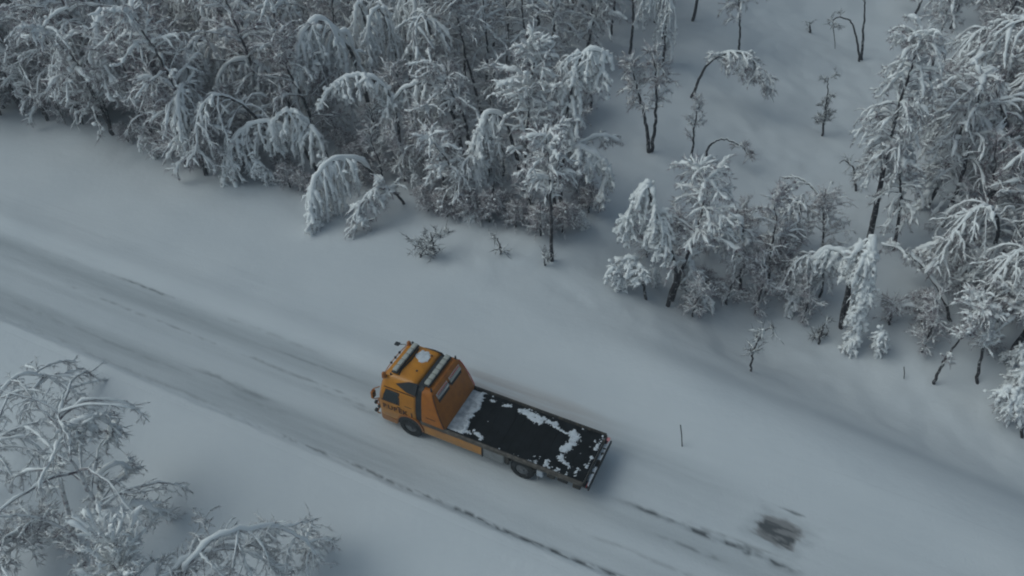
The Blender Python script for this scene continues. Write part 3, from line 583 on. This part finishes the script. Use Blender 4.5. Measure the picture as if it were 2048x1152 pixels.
# ------------------------------------------------------------------ truck
def bm_obj(name, bm, m, parent, smooth=None, label=None, kind=None):
    bmesh.ops.recalc_face_normals(bm, faces=bm.faces)
    me = bpy.data.meshes.new(name); bm.to_mesh(me); bm.free()
    if smooth is not None:
        for p in me.polygons: p.use_smooth = True
        me.set_sharp_from_angle(angle=R(smooth))
    return link(name, me, m, parent, kind, label)
def box(bm, x0, x1, y0, y1, z0, z1, bev=0, mtx=None):
    r = bmesh.ops.create_cube(bm, size=1); vs_ = r['verts']
    for v in vs_: v.co = Vector(((x0+x1)/2+v.co.x*(x1-x0), (y0+y1)/2+v.co.y*(y1-y0), (z0+z1)/2+v.co.z*(z1-z0)))
    if bev:
        es = list({e for v in vs_ for e in v.link_edges}); q = bmesh.ops.bevel(bm, geom=es, offset=bev, segments=2, affect='EDGES', profile=.5); vs_ = q['verts']
    if mtx is not None: bmesh.ops.transform(bm, matrix=mtx, verts=list({v for v in vs_}))
    return vs_
def cyl(bm, p, axis_, r0, r1, L, n=24):
    m_ = Vector(axis_).to_track_quat('Z', 'Y').to_matrix().to_4x4(); m_.translation = Vector(p)
    return bmesh.ops.create_cone(bm, cap_ends=True, segments=n, radius1=r0, radius2=r1, depth=L, matrix=m_)['verts']
def pipe(pts, r, n=8, closed=False):
    P = np.array(pts, float)[None]; V, F = tubes(P, np.full(P.shape[:2], r), n); return mesh_np('pipe', V, [F])
def loft(bm, rings, cap=True):
    vr = [[bm.verts.new(c) for c in r] for r in rings]; n = len(rings[0])
    for a, b in zip(vr, vr[1:]):
        for i in range(n): bm.faces.new((a[i], a[(i+1) % n], b[(i+1) % n], b[i]))
    if cap: bm.faces.new(vr[0][::-1]); bm.faces.new(vr[-1])
def plate(bm, outline, offset):
    """thin solid: outline (list of 3D points) extruded by the vector offset"""
    a = [bm.verts.new(p) for p in outline]; b = [bm.verts.new(Vector(p)+Vector(offset)) for p in outline]; n = len(a)
    bm.faces.new(a); bm.faces.new(b[::-1])
    for i in range(n): bm.faces.new((a[i], b[i], b[(i+1) % n], a[(i+1) % n]))
tx, ty = from_uv(0, 1.25)
truck = empty('tow_truck', (tx, ty, 0.0), 'orange flatbed recovery truck driving along the snowy road, black deck dusted with snow', 'truck', None, math.pi-TH)
# local frame: x forward from the rear end of the deck, y to the truck's left (towards the camera), z up

def hw(z):   # half width of the cab at height z
    return float(np.interp(z, [.4, .9, 1.6, 2.1, 2.45, 2.62, 2.72, 2.76], [1.17, 1.23, 1.23, 1.16, 1.07, .99, .90, .70]))
def xf(z): return float(np.interp(z, [.4, .55, 1.45, 1.65, 2.35, 2.58, 2.72, 2.76], [8.46, 8.50, 8.50, 8.46, 8.32, 8.26, 8.14, 7.8]))
def xr(z): return float(np.interp(z, [.4, 2.45, 2.65, 2.72, 2.76], [6.76, 6.76, 6.80, 6.86, 7.05]))
def cab_ring(z, dy=0):
    y, a, b = hw(z)+dy, xf(z)+dy, xr(z); rc, rr = min(.30, y*.4), .09; out = []
    for cx, cy, r_, a0 in ((a-rc, y-rc, rc, 0), (b+rr, y-rr, rr, 90), (b+rr, -y+rr, rr, 180), (a-rc, -y+rc, rc, 270)):
        for k in range(6):
            t = R(a0+90*k/5); out.append((cx+r_*math.cos(t), cy+r_*math.sin(t), z))
    return out
bm = bmesh.new()
loft(bm, [cab_ring(z) for z in (.62, .9, 1.25, 1.6, 1.85, 2.1, 2.3, 2.45, 2.55, 2.62, 2.68, 2.72, 2.745, 2.76)])
bm_obj('cab', bm, m_orange, truck, 38)
# bumper and lower front
bm = bmesh.new(); loft(bm, [[(x, y*1.0, z) for x, y, _ in cab_ring(.62, .012) if True] for z in (.36, .40, .58, .612)])
bmesh.ops.bisect_plane(bm, geom=bm.verts[:]+bm.edges[:]+bm.faces[:], plane_co=(7.66, 0, 0), plane_no=(1, 0, 0), clear_inner=True)
bmesh.ops.holes_fill(bm, edges=bm.edges[:])
bm_obj('bumper', bm, m_orange2, truck, 38)
def side_patch(bm, poly_xz, s=1, off=.006, th=.01):
    o = [(x, s*(hw(z)+off), z) for x, z in poly_xz]; plate(bm, o, (0, -s*th, 0))
def dense(poly, n=4):
    out = []
    for i, p in enumerate(poly):
        q = poly[(i+1) % len(poly)]
        for k in range(n): out.append((p[0]+(q[0]-p[0])*k/n, p[1]+(q[1]-p[1])*k/n))
    return out
def window_poly(s):
    return [(7.48, 1.60), (8.18, 1.60), (8.14, 1.85), (8.04, 2.14), (7.55, 2.14), (7.48, 2.05)]
for s in (1, -1):
    # door leaf: a thin proud skin with its own edges, with window, handle and print
    bm = bmesh.new()
    zs = [1.0, 1.3, 1.6, 1.75]
    def strip(x0, x1, zl):
        rows = [[bm.verts.new((x, s*(hw(z)+.007), z)) for x in (x0, x1)] for z in zl]
        for a, b in zip(rows, rows[1:]): bm.faces.new((a[0], a[1], b[1], b[0]))
    strip(7.36, 8.22, [1.04, 1.2, 1.4, 1.60]); strip(7.36, 7.48, [1.60, 1.8, 2.0, 2.2]); strip(7.48, 8.06, [2.14, 2.2])
    bmesh.ops.remove_doubles(bm, verts=bm.verts[:], dist=.001)
    ex = bmesh.ops.extrude_face_region(bm, geom=bm.faces[:]); bmesh.ops.translate(bm, verts=[v for v in ex['geom'] if isinstance(v, bmesh.types.BMVert)], vec=(0, -s*.012, 0))
    door = bm_obj('door', bm, m_orange, truck)
    bm = bmesh.new(); rows = []
    for z in (1.60, 1.75, 1.9, 2.04, 2.14):
        xb = float(np.interp(z, [1.6, 1.85, 2.14], [8.19, 8.15, 8.04])); rows.append([bm.verts.new((x, s*(hw(z)+.009), z)) for x in (7.50, xb)])
    for a, b in zip(rows, rows[1:]): bm.faces.new((a[0], a[1], b[1], b[0]))
    bm_obj('window', bm, m_glass, door)
    bm = bmesh.new(); side_patch(bm, dense([(7.44, 1.555), (8.25, 1.555), (8.25, 1.595), (7.44, 1.595)], 1), s, .012, .012); side_patch(bm, [(7.44, 1.6), (7.49, 1.6), (7.49, 2.17), (7.44, 2.17)], s, .012, .012); side_patch(bm, [(7.49, 2.135), (8.06, 2.135), (8.06, 2.17), (7.49, 2.17)], s, .012, .012)
    bm_obj('window_seal', bm, m_black, door)
    bm = bmesh.new(); box(bm, 7.42, 7.56, s*1.235-.012, s*1.235+.022, 1.42, 1.46, .006); bm_obj('handle', bm, m_black, door)
    bm = bmesh.new(); side_patch(bm, dense([(6.80, 2.235), (8.12, 2.235), (8.12, 2.265), (6.80, 2.265)], 6), s, .02, .02); bm_obj('drip_rail', bm, m_brown, truck)
    bm = bmesh.new(); side_patch(bm, [(6.92, 1.62), (7.22, 1.62), (7.22, 1.65), (6.92, 1.65)], s, .006, .006); bm_obj('body_seam', bm, m_brown, truck)
    bm = bmesh.new(); side_patch(bm, dense([(6.86, 2.00), (7.28, 2.00), (7.28, 2.18), (6.86, 2.18)], 1), s, -.02, .004); bm.free()
    # wheel arch: flared dark lip and well
    bm = bmesh.new(); N = 20; ring = []
    for k in range(N+1):
        t = math.pi*k/N; ring.append((math.cos(t), math.sin(t)))
    def arch(r_in, r_out, ya, yb):
        for (c0, s0), (c1, s1) in zip(ring, ring[1:]):
            f = []
            for yy in (ya, yb):
                f.append([bm.verts.new((7.05+r_*c, s*yy, .56+r_*q)) for r_, c, q in ((r_in, c0, s0), (r_out, c0, s0), (r_out, c1, s1), (r_in, c1, s1))])
            a, b = f
            bm.faces.new(a); bm.faces.new(b[::-1])
            for i in range(4): bm.faces.new((a[i], b[i], b[(i+1) % 4], a[(i+1) % 4]))
    arch(.03, .535, .98, 1.236); bm_obj('wheel_well', bm, m_black, truck)
    bm = bmesh.new(); arch(.54, .60, 1.16, 1.262); bm_obj('wheel_arch', bm, m_orange2, truck)
# painted lettering on both doors
def text_obj(body, size, loc, rot, m, parent, name='lettering', bold=.004):
    cu = bpy.data.curves.new(name, 'FONT'); cu.body = body; cu.size = size; cu.extrude = .003; cu.offset = bold; cu.align_x = 'CENTER'; cu.align_y = 'CENTER'; cu.space_character = 1.15
    tmp = bpy.data.objects.new('tmp', cu); COL.objects.link(tmp); bpy.context.view_layer.update()
    me = bpy.data.meshes.new_from_object(tmp.evaluated_get(bpy.context.evaluated_depsgraph_get())); bpy.data.objects.remove(tmp)
    o = link(name, me, m, parent); o.location = loc; o.rotation_euler = rot; return o
for s in (1, -1):
    text_obj('RUBEK I', .33, (7.55, s*1.246, 1.25), (R(90), 0, math.pi if s > 0 else 0), m_brown, truck, bold=.012)
# windscreen, grille, headlights
bm = bmesh.new(); rows = []
for z in (1.50, 1.65, 1.85, 2.05, 2.25): rows.append([bm.verts.new((xf(z)+.010-.18*max(0, abs(f)-.72)**1.0, f*hw(z)*.98, z)) for f in (-.84, -.72, -.3, .3, .72, .84)])
for a, b in zip(rows, rows[1:]):
    for i in range(5): bm.faces.new((a[i], a[i+1], b[i+1], b[i]))
bm_obj('windscreen', bm, m_glass, truck, 60)
bm = bmesh.new(); box(bm, 8.49, 8.53, -.78, .78, .78, 1.30, .01)
bm_obj('grille', bm, m_black, truck)
for s in (1, -1):
    bm = bmesh.new(); box(bm, 8.44, 8.54, s*.62 if s > 0 else -.95, .95 if s > 0 else -.62, .42, .57, .02); bm_obj('headlight', bm, m_lens, truck)
# bull bar across the front
for pts in ([(8.45, 1.15, .55), (8.62, 1.1, .5), (8.68, .8, .48), (8.68, 0, .48), (8.68, -.8, .48), (8.62, -1.1, .5), (8.45, -1.15, .55)], [(8.5, 1.12, 1.0), (8.62, 1.05, 1.0), (8.66, .8, 1.0), (8.66, 0, 1.0), (8.66, -.8, 1.0), (8.62, -1.05, 1.0), (8.5, -1.12, 1.0)], [(8.66, .8, 1.0), (8.70, .8, .75), (8.68, .8, .48)], [(8.66, -.8, 1.0), (8.70, -.8, .75), (8.68, -.8, .48)]):
    link('bull_bar', pipe(spline(pts, 24), .03), m_orange2, truck)
for y, z in ((1.12, .62), (.9, .62), (-.9, .62), (-1.12, .62), (1.06, 1.02), (-1.06, 1.02)):
    bm = bmesh.new(); cyl(bm, (8.66, y, z), (1, 0, .1), .085, .075, .07); o = bm_obj('spot_lamp', bm, m_black, truck, 40)
    bm = bmesh.new(); cyl(bm, (8.70, y, z+.004), (1, 0, .1), .066, .066, .02); bm_obj('lens', bm, m_lens, o, 40)
# mirrors
for s in (1, -1):
    mr = link('mirror', pipe(spline([(8.30, s*1.16, 2.16), (8.48, s*1.36, 2.12), (8.55, s*1.35, 1.9), (8.50, s*1.38, 1.62), (8.36, s*1.22, 1.55)], 20), .02), m_orange2, truck)
    bm = bmesh.new(); box(bm, 8.46, 8.56, s*1.35-.11, s*1.35+.11, 1.66, 2.02, .03); bm_obj('mirror_housing', bm, m_orange2, mr, 40)
    bm = bmesh.new(); box(bm, 8.452, 8.458, s*1.35-.09, s*1.35+.09, 1.69, 1.99); bm_obj('mirror_glass', bm, m_glass, mr)
# far-side front look-down mirror on a thin arm
link('mirror_arm', pipe([(8.18, -1.0, 2.35), (8.42, -.9, 2.5), (8.66, -.78, 2.52)], .014), m_black, truck)
bm = bmesh.new(); box(bm, 8.60, 8.80, -.90, -.72, 2.47, 2.53, .02); bm_obj('look_down_mirror', bm, m_black, truck, 40)
# roof: visor rail with markers, light bar of five lamps, beacons, snow patch, hatch, antennas
link('visor_rail', pipe(spline([(8.06, .98, 2.58), (8.24, .80, 2.62), (8.28, 0, 2.66), (8.24, -.80, 2.62), (8.06, -.98, 2.58)], 24), .018), m_orange2, truck)
for y in (.98, .30, 0, -.30, -.98):
    bm = bmesh.new(); box(bm, 8.23 if abs(y) < .9 else 8.05, 8.31 if abs(y) < .9 else 8.13, y-.035, y+.035, 2.63, 2.71, .01); bm_obj('marker_lamp', bm, m_black, truck)
for y in (1.02, -.80):
    bm = bmesh.new(); cyl(bm, (8.14, y, 2.73), (0, 0, 1), .095, .08, .18); bmesh.ops.create_uvsphere(bm, u_segments=14, v_segments=7, radius=.08, matrix=Matrix.Translation((8.14, y, 2.81))); bm_obj('beacon', bm, m_amber, truck, 50)
def light_bar(x, z, half, n, d, m_body, tilt=0):
    b = bmesh.new(); box(b, x-d/2-.03, x+d/2+.03, -half-.03, half+.03, z, z+.05, .015); bar = bm_obj('light_bar', b, m_body, truck, 40)
    wl = 2*half/n
    for k in range(n):
        b = bmesh.new(); y = -half+wl*(k+.5); T_ = Matrix.Translation((x, y, z+.10)) @ Matrix.Rotation(R(tilt), 4, 'Y')
        box(b, -d/2, d/2, -wl/2+.018, wl/2-.018, -.045, .055, .022, mtx=T_); bm_obj('lamp', b, m_lens, bar, 40)
    for y in (-half*.7, half*.7):
        b = bmesh.new(); box(b, x-.03, x+.03, y-.03, y+.03, z-.12, z-.002); bm_obj('bracket', b, m_black, bar)
    return bar
light_bar(7.80, 2.80, .80, 5, .19, m_black, 8)
link('roof_cable', pipe(spline([(7.62, .80, 2.75), (7.66, .5, 2.79), (7.60, -.1, 2.78), (7.64, -.7, 2.78)], 20), .025), m_black, truck)
bm = bmesh.new(); box(bm, 7.08, 7.15, .30, .37, 2.755, 2.79, .01); bm_obj('roof_fitting', bm, m_black, truck)
for x, y in ((7.92, .88), (7.0, -.60)):
    bm = bmesh.new(); cyl(bm, (x, y, 2.76), (0, 0, 1), .035, .03, .08, 12); bm_obj('roof_fitting', bm, m_black, truck, 40)
def snow_pad(name, x0, x1, y0, y1, z0, mask, hgt, step, m=m_packsnow, base=-.02):
    """snow lying on a flat surface: a low relief that sinks under the surface where there is none"""
    xs_, ys_ = np.arange(x0, x1+1e-6, step), np.arange(y0, y1+1e-6, step); X, Y = np.meshgrid(xs_, ys_, indexing='ij'); m_ = mask(X, Y)
    Z = z0+base+(hgt-base)*m_; nu, nv = len(xs_), len(ys_); i = np.arange(nu*nv).reshape(nu, nv)
    F = np.stack([i[:-1, :-1], i[1:, :-1], i[1:, 1:], i[:-1, 1:]], -1).reshape(-1, 4)
    keep = (m_.ravel()[F].max(1) > .05); me = mesh_np(name, np.stack([X, Y, Z], -1).reshape(-1, 3), [F[keep]])
    return link(name, me, m, truck)
snow_pad('roof_snow', 7.0, 7.75, -.75, -.05, 2.765, lambda X, Y: sst(.62, .40, np.sqrt(((X-7.34)/.42)**2+((Y+.40)/.36)**2)*.70+.75*(fbm(X*5, Y*5, 91, 3)-.5)), .022, .025)
# black fairing wedge on the roof flank and the gap strip behind the cab
for s in (1, -1):
    bm = bmesh.new(); o = [(7.62, s*1.045, 2.53), (7.15, s*1.12, 2.35), (6.74, s*1.14, 2.32), (6.74, s*.90, 2.76), (7.1, s*.93, 2.735)]
    plate(bm, [(x, y+s*.02, z+.015) for x, y, z in o], (0, -s*.03, -.02)); bm_obj('roof_fairing', bm, m_black, truck)
bm = bmesh.new(); loft(bm, [[(6.50, y, z), (6.765, y, z)][::1]+[(6.765, -y, z), (6.50, -y, z)] for z, y in ((.95, 1.19), (1.6, 1.19), (2.2, 1.10), (2.55, .98), (2.66, .85))])
bm_obj('cab_gap_panel', bm, m_black, truck)
# headboard with sloping back
def hbw(z): return float(np.interp(z, [1.1, 1.6, 2.2, 2.55, 2.68], [1.25, 1.235, 1.15, 1.06, .95]))
def hbr(z): return float(np.interp(z, [1.1, 2.60, 2.68], [5.50, 6.06, 6.14]))
bm = bmesh.new(); rings = []
for z in (.92, 1.12, 1.4, 1.8, 2.2, 2.42, 2.55, 2.62, 2.68):
    y = hbw(z); a = hbr(z); b = 6.52 if z < 2.6 else 6.46; c = .05
    rings.append([(a, y-c, z), (a+c, y, z), (b-c, y, z), (b, y-c, z), (b, -y+c, z), (b-c, -y, z), (a+c, -y, z), (a, -y+c, z)])
loft(bm, rings); hb = bm_obj('headboard', bm, m_orange2, truck, 30)
sl = math.atan2(.56, 1.5)
def on_slope(y, z, out=.01): return Vector((hbr(z)-out, y, z))
for s, w_ in ((1, .40), (-1, .40)):
    yc = s*.47
    bm = bmesh.new(); plate(bm, [on_slope(yc-w_, 2.40), on_slope(yc+w_, 2.40), on_slope(yc+w_, 2.50), on_slope(yc-w_, 2.50)], (-.012, 0, 0)); sg = bm_obj('sign_strip', bm, m_white, hb, label='white strip printed in red')
    bm = bmesh.new(); plate(bm, [on_slope(yc-w_, 2.30), on_slope(yc+w_, 2.30), on_slope(yc+w_, 2.385), on_slope(yc-w_, 2.385)], (-.05, 0, 0)); bm_obj('step_rail', bm, m_chrome if s > 0 else m_lens, hb)
    bm = bmesh.new(); plate(bm, [on_slope(yc-w_, 2.13, .003), on_slope(yc+w_, 2.13, .003), on_slope(yc+w_, 2.26, .003), on_slope(yc-w_, 2.26, .003)], (-.006, 0, 0)); bm_obj('vent_slot', bm, m_black, hb)
    bm = bmesh.new()
    for k in range(9):
        a = yc-w_+.05+k*(2*w_-.1)/9; plate(bm, [on_slope(a, 2.425, .024), on_slope(a+.055, 2.425, .024), on_slope(a+.055, 2.485, .024), on_slope(a, 2.485, .024)], (-.003, 0, 0))
    bm_obj('red_print', bm, m_redp, hb)
bm = bmesh.new(); plate(bm, [on_slope(-.05, 2.28, .01), on_slope(.05, 2.28, .01), on_slope(.05, 2.37, .01), on_slope(-.05, 2.37, .01)], (-.05, 0, 0)); bm_obj('catch', bm, m_black, hb)
bar = light_bar(6.41, 2.74, .84, 6, .20, m_black, -6)
for s in (1, -1):
    bm = bmesh.new(); cyl(bm, (6.16, s*.93, 2.74), (0, 0, 1), .04, .035, .14, 12); bm_obj('antenna_stub', bm, m_black, hb, 40)
    bm = bmesh.new(); box(bm, 6.06, 6.20, s*1.135-.012, s*1.135+.012, 2.12, 2.22, .004); bm_obj('side_marker', bm, m_redp if s > 0 else m_brown, hb)
    # thin dark edge tube down the slope
    link('edge_trim', pipe([(hbr(z)-.005, s*(hbw(z)-.01), z) for z in (1.2, 1.6, 2.0, 2.4, 2.6)], .022, 6), m_redp if s < 0 else m_brown, hb)
    bm = bmesh.new(); box(bm, 5.9, 6.3, s*1.24-.008, s*1.24+.008, 1.45, 1.475); bm_obj('panel_seam', bm, m_brown, hb)
# deck
bm = bmesh.new(); box(bm, 0, 5.60, -1.17, 1.17, 1.04, 1.10, .004); deck = bm_obj('deck', bm, m_deck, truck)
for s in (1, -1):
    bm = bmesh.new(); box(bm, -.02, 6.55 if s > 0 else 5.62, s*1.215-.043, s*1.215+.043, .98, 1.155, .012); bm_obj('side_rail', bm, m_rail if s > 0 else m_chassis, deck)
    bm = bmesh.new(); box(bm, .6, 5.4, s*1.155-.012, s*1.155+.012, 1.102, 1.125, .004); bm_obj('rub_strip', bm, m_chassis, deck)
bm = bmesh.new()
for x in np.arange(.3, 5.4, .34): box(bm, x, x+.03, -1.12, 1.12, 1.101, 1.112)
bm_obj('tread_bar', bm, m_deck, deck, kind='stuff')
bm = bmesh.new(); box(bm, -.06, -.022, -1.22, 1.22, .90, 1.12, .008); bm_obj('rear_sill', bm, m_chassis, deck)
# snow on the deck, traced as patches in deck metres
def dk(px, py):
    p = at(px, py, 1.11); u, v = to_uv(p.x, p.y); return u, 1.25-v
def blob_mask(pts, r):
    Pt = [dk(*p) for p in pts]
    def f(X, Y):
        d = np.full(X.shape, 9.0)
        for (ax, ay), (bx, by) in zip(Pt, Pt[1:]):
            vx, vy = bx-ax, by-ay; t = np.clip(((X-ax)*vx+(Y-ay)*vy)/(vx*vx+vy*vy+1e-9), 0, 1); d = np.minimum(d, np.hypot(X-ax-t*vx, Y-ay-t*vy))
        return r-d
    return f
patches = [blob_mask(p, r) for p, r in (
 ([(1040,820),(1062,830),(1085,838),(1112,849)], .14), ([(1050,826),(1080,842)], .13), ([(1100,848),(1118,856)], .07),
 ([(1146,866),(1152,876),(1138,892),(1128,900)], .17), ([(1128,900),(1120,918)], .13), ([(1118,918),(1140,934)], .07), ([(1124,908),(1112,913)], .07),
 ([(1004,811),(1022,812)], .07), ([(985,802),(993,803)], .06),
 ([(950,862),(964,876)], .08), ([(925,860),(942,868)], .07), ([(1062,925),(1068,927)], .07), ([(1094,922),(1090,932)], .07), ([(1106,933),(1118,938)], .06), ([(1110,940),(1116,942)], .05),
 ([(1070,912),(1078,916)], .05), ([(1030,908),(1034,910)], .04), ([(1188,880),(1190,882)], .05), ([(1172,936),(1200,885)], .05), ([(1150,944),(1154,940)], .05), ([(1206,868),(1200,886)], .05), ([(1060,918),(1100,935)], .03), ([(1120,858),(1130,866)], .04))]
def deck_snow(X, Y):
    d = np.full(X.shape, -1.0)
    for f in patches: d = np.maximum(d, f(X, Y))
    n = .20*(fbm(X*7, Y*7, 101, 4)-.5)+.14*(fbm(X*22, Y*22, 111, 2)-.5)
    m1 = sst(-.012, .03, d+n*1.25-.035)
    return m1
snow_pad('deck_snow', .02, 5.5, -1.14, 1.14, 1.116, deck_snow, .010, .022, base=-.02)
def front_snow(X, Y):   # film of snow drifted against the headboard
    f = (X-4.85)+.25*sst(-.1, 1.0, Y)*0+.10*Y+.9*(fbm(X*3, Y*3, 121, 4)-.5)*.55
    return sst(-.02, .05, f)*sst(1.13, 1.0, np.abs(Y))
snow_pad('drifted_snow', 4.3, 5.52, -1.12, 1.12, 1.114, front_snow, .012, .025, m=m_thinsnow, base=-.03)
snow_pad('drifted_snow_rim', 4.3, 5.2, -1.10, 1.10, 1.114, lambda X, Y: sst(-.03, .05, .13-np.abs(X-4.98+.10*Y+.9*(fbm(X*3, Y*3, 121, 4)-.5)*.55)+.22*(fbm(X*9, Y*9, 131, 3)-.5)), .03, .022, base=-.03)
snow_pad('speckled_snow', .3, 5.4, -1.13, 1.13, 1.113, lambda X, Y: sst(.0, .05, (fbm(X*9, Y*9, 141, 3)-.90)+.17*np.maximum(sst(.8, 1.1, np.abs(Y)), sst(.9, .2, X))*sst(.45, .65, vnoise(X*2, Y*3, 161))), .014, .024, base=-.02)
# tail: under-lift folded behind the deck, bumper bar, lamps, snow on it
bm = bmesh.new(); box(bm, -.21, -.065, -.95, 1.15, .82, .90, .02); box(bm, -.20, -.09, -.3, .3, .66, .819, .01); tail = bm_obj('under_lift', bm, m_chassis, truck)
bm = bmesh.new(); box(bm, -.27, -.215, -1.18, 1.20, .80, .94, .015); bm_obj('rear_bar', bm, m_black, tail)
for y in (-.7, -.1, .5):
    bm = bmesh.new(); box(bm, -.20, -.08, y-.04, y+.04, .902, .96, .01); bm_obj('bracket', bm, m_chassis, tail)
snow_pad('tail_snow', -.21, -.065, -.94, 1.14, .902, lambda X, Y: sst(-.02, .06, (fbm(X*5, Y*4, 151, 4)-.44)), .05, .022, base=-.03)
for s in (1, -1):
    bm = bmesh.new(); box(bm, -.13, -.06, s*1.05-.13, s*1.05+.13, .86, .98, .015); lh = bm_obj('tail_lamp', bm, m_black, truck)
    bm = bmesh.new(); box(bm, -.15, -.131, s*1.06-.10, s*1.06+.10, .88, .96, .008); bm_obj('lens', bm, m_red if s > 0 else m_pink, lh)
bm = bmesh.new(); box(bm, -.20, -.07, -1.20, -1.04, .99, 1.05, .015); bm_obj('pink_lamp_cover', bm, m_pink, truck)
# chassis, skirts and toolboxes
bm = bmesh.new(); box(bm, .1, 8.2, .32, .42, .62, .90); box(bm, .1, 8.2, -.42, -.32, .62, .90)
for x in (.6, 1.6, 3.2, 4.6, 6.0): box(bm, x, x+.1, -1.1, 1.1, .92, 1.03)
bm_obj('chassis_frame', bm, m_chassis, truck)
for s in (1, -1):
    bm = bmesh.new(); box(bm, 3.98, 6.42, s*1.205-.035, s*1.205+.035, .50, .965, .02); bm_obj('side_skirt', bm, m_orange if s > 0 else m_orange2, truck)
    bm = bmesh.new(); box(bm, 6.42, 6.62, s*1.16-.05, s*1.16+.05, .46, .90, .02); bm_obj('cab_step', bm, m_orange2, truck)
    bm = bmesh.new(); box(bm, 3.06, 3.93, s*.95-.27, s*.95+.27, .46, .95, .02); tb = bm_obj('toolbox', bm, m_box, truck)
    bm = bmesh.new(); box(bm, 3.10, 3.89, s*1.224-.006, s*1.224+.006, .50, .91, .003); bm_obj('toolbox_lid', bm, m_box, tb)
    bm = bmesh.new(); box(bm, 3.93, 3.97, s*1.2-.04, s*1.2+.04, .44, .97, .005); bm_obj('toolbox_edge', bm, m_black, truck)
    bm = bmesh.new(); box(bm, 2.86, 3.02, s*1.19-.05, s*1.19+.05, .55, .97, .02); bm_obj('fender_end', bm, m_chassis, truck)
    # rear fender over the dual wheels
    pr = []
    for k in range(13):
        t = R(170-160*k/12); pr.append((2.35+.62*math.cos(t), .50+.50*math.sin(t)))
    bm = bmesh.new()
    for (x0, z0), (x1, z1) in zip(pr, pr[1:]): plate(bm, [(x0, s*.62, z0), (x0, s*1.235, z0), (x1, s*1.235, z1), (x1, s*.62, z1)], (0, 0, -.02))
    bm_obj('fender', bm, m_chassis, truck)
    bm = bmesh.new(); box(bm, 1.68, 1.72, s*.95-.26, s*.95+.26, .28, .86, .005); fl = bm_obj('mud_flap', bm, m_box, truck)
    bm = bmesh.new(); box(bm, 1.50, 1.75, s*1.17-.05, s*1.17+.06, .55, .86, .03); bm_obj('caked_snow', bm, m_thinsnow, fl)
    for x0, x1, z0 in ((1.05, 1.35, .68), (.55, .95, .72), (.05, .35, .66)):
        bm = bmesh.new(); box(bm, x0, x1, s*1.12-.09, s*1.12+.09, z0, .97, .03); bm_obj('tail_bracket', bm, m_chassis, truck)
def wheel(x, y, r, wd, s):
    bm = bmesh.new(); prof = [(.27, -.5), (.40, -.5), (.465, -.42), (.48, -.25), (.48, .25), (.465, .42), (.40, .5), (.27, .5), (.25, .3), (.25, -.3)]; N = 36; rings = []
    for k in range(N):
        t = 2*math.pi*k/N; rings.append([bm.verts.new((x+q*r/.48*math.cos(t), y+p*wd, r+q*r/.48*math.sin(t))) for q, p in prof])
    for k in range(N):
        a, b = rings[k], rings[(k+1) % N]
        for i in range(len(prof)): bm.faces.new((a[i], a[(i+1) % len(prof)], b[(i+1) % len(prof)], b[i]))
    wl = bm_obj('wheel', bm, m_tyre, truck, 40)
    bm = bmesh.new(); cyl(bm, (x, y+s*wd*.30, r), (0, s, 0), .255*r/.48, .24*r/.48, .05, 28); cyl(bm, (x, y+s*wd*.38, r), (0, s, 0), .12, .09, .12, 20)
    for k in range(8):
        t = k*math.pi/4; cyl(bm, (x+.17*math.cos(t), y+s*wd*.40, r+.17*math.sin(t)), (0, s, 0), .018, .018, .03, 6)
    bm_obj('rim', bm, m_rim, wl, 40)
for s in (1, -1):
    wheel(7.05, s*1.10, .49, .29, s); wheel(2.35, s*1.06, .48, .27, s); wheel(2.35, s*.75, .48, .27, s)
for x in (7.05, 2.35):
    bm = bmesh.new(); cyl(bm, (x, 0, .48), (0, 1, 0), .08, .08, 1.9, 12); bm_obj('axle', bm, m_chassis, truck, 40)

# ------------------------------------------------------------------ snow stakes
def stake(base, top, label, r=.02, cap=True):
    b = at(*base); nrm = Vector((b.x, b.y, 0)).normalized(); d = ray(*top); t = nrm.dot(b)/nrm.dot(Vector((d.x, d.y, 0))); p = Vector((0, 0, CAM_H))+d*t
    e = empty('snow_stake', b, label, 'stake', 'snow stakes beyond the road')
    link('pole', pipe([Vector((0, 0, -.2)), (p-b)*.5, (p-b)], r, 8), m_stake, e)
    bm = bmesh.new(); dr = (p-b).normalized(); cyl(bm, tuple((p-b)*.92), tuple(dr), r*1.35, r*1.35, (p-b).length*.10, 12); bm_obj('reflector', bm, m_box, e, 40)
stake((1366,893), (1361,850), 'dark thin snow stake leaning slightly left, on open snow just right of the truck')
stake((1810,758), (1808,734), 'short dark snow stake near the hollow, left of the lower right thicket', .022)
HAZE = 0.0020
bm = bmesh.new(); box(bm, -1700, 1700, -1700, 1700, -8, 30)
m_haze = bpy.data.materials.new('cold_haze'); m_haze.use_nodes = True; t = m_haze.node_tree; t.nodes.clear()
pv = t.nodes.new('ShaderNodeVolumePrincipled'); pv.inputs['Color'].default_value = (.84, .92, 1.0, 1); pv.inputs['Density'].default_value = HAZE; pv.inputs['Anisotropy'].default_value = .2
mo = t.nodes.new('ShaderNodeOutputMaterial'); t.links.new(pv.outputs['Volume'], mo.inputs['Volume'])
bm_obj('haze', bm, m_haze, None, kind='stuff')
print('done', len(bpy.data.objects), 'tris', sum(sum(len(p.vertices)-2 for p in m_.polygons) for m_ in bpy.data.meshes))
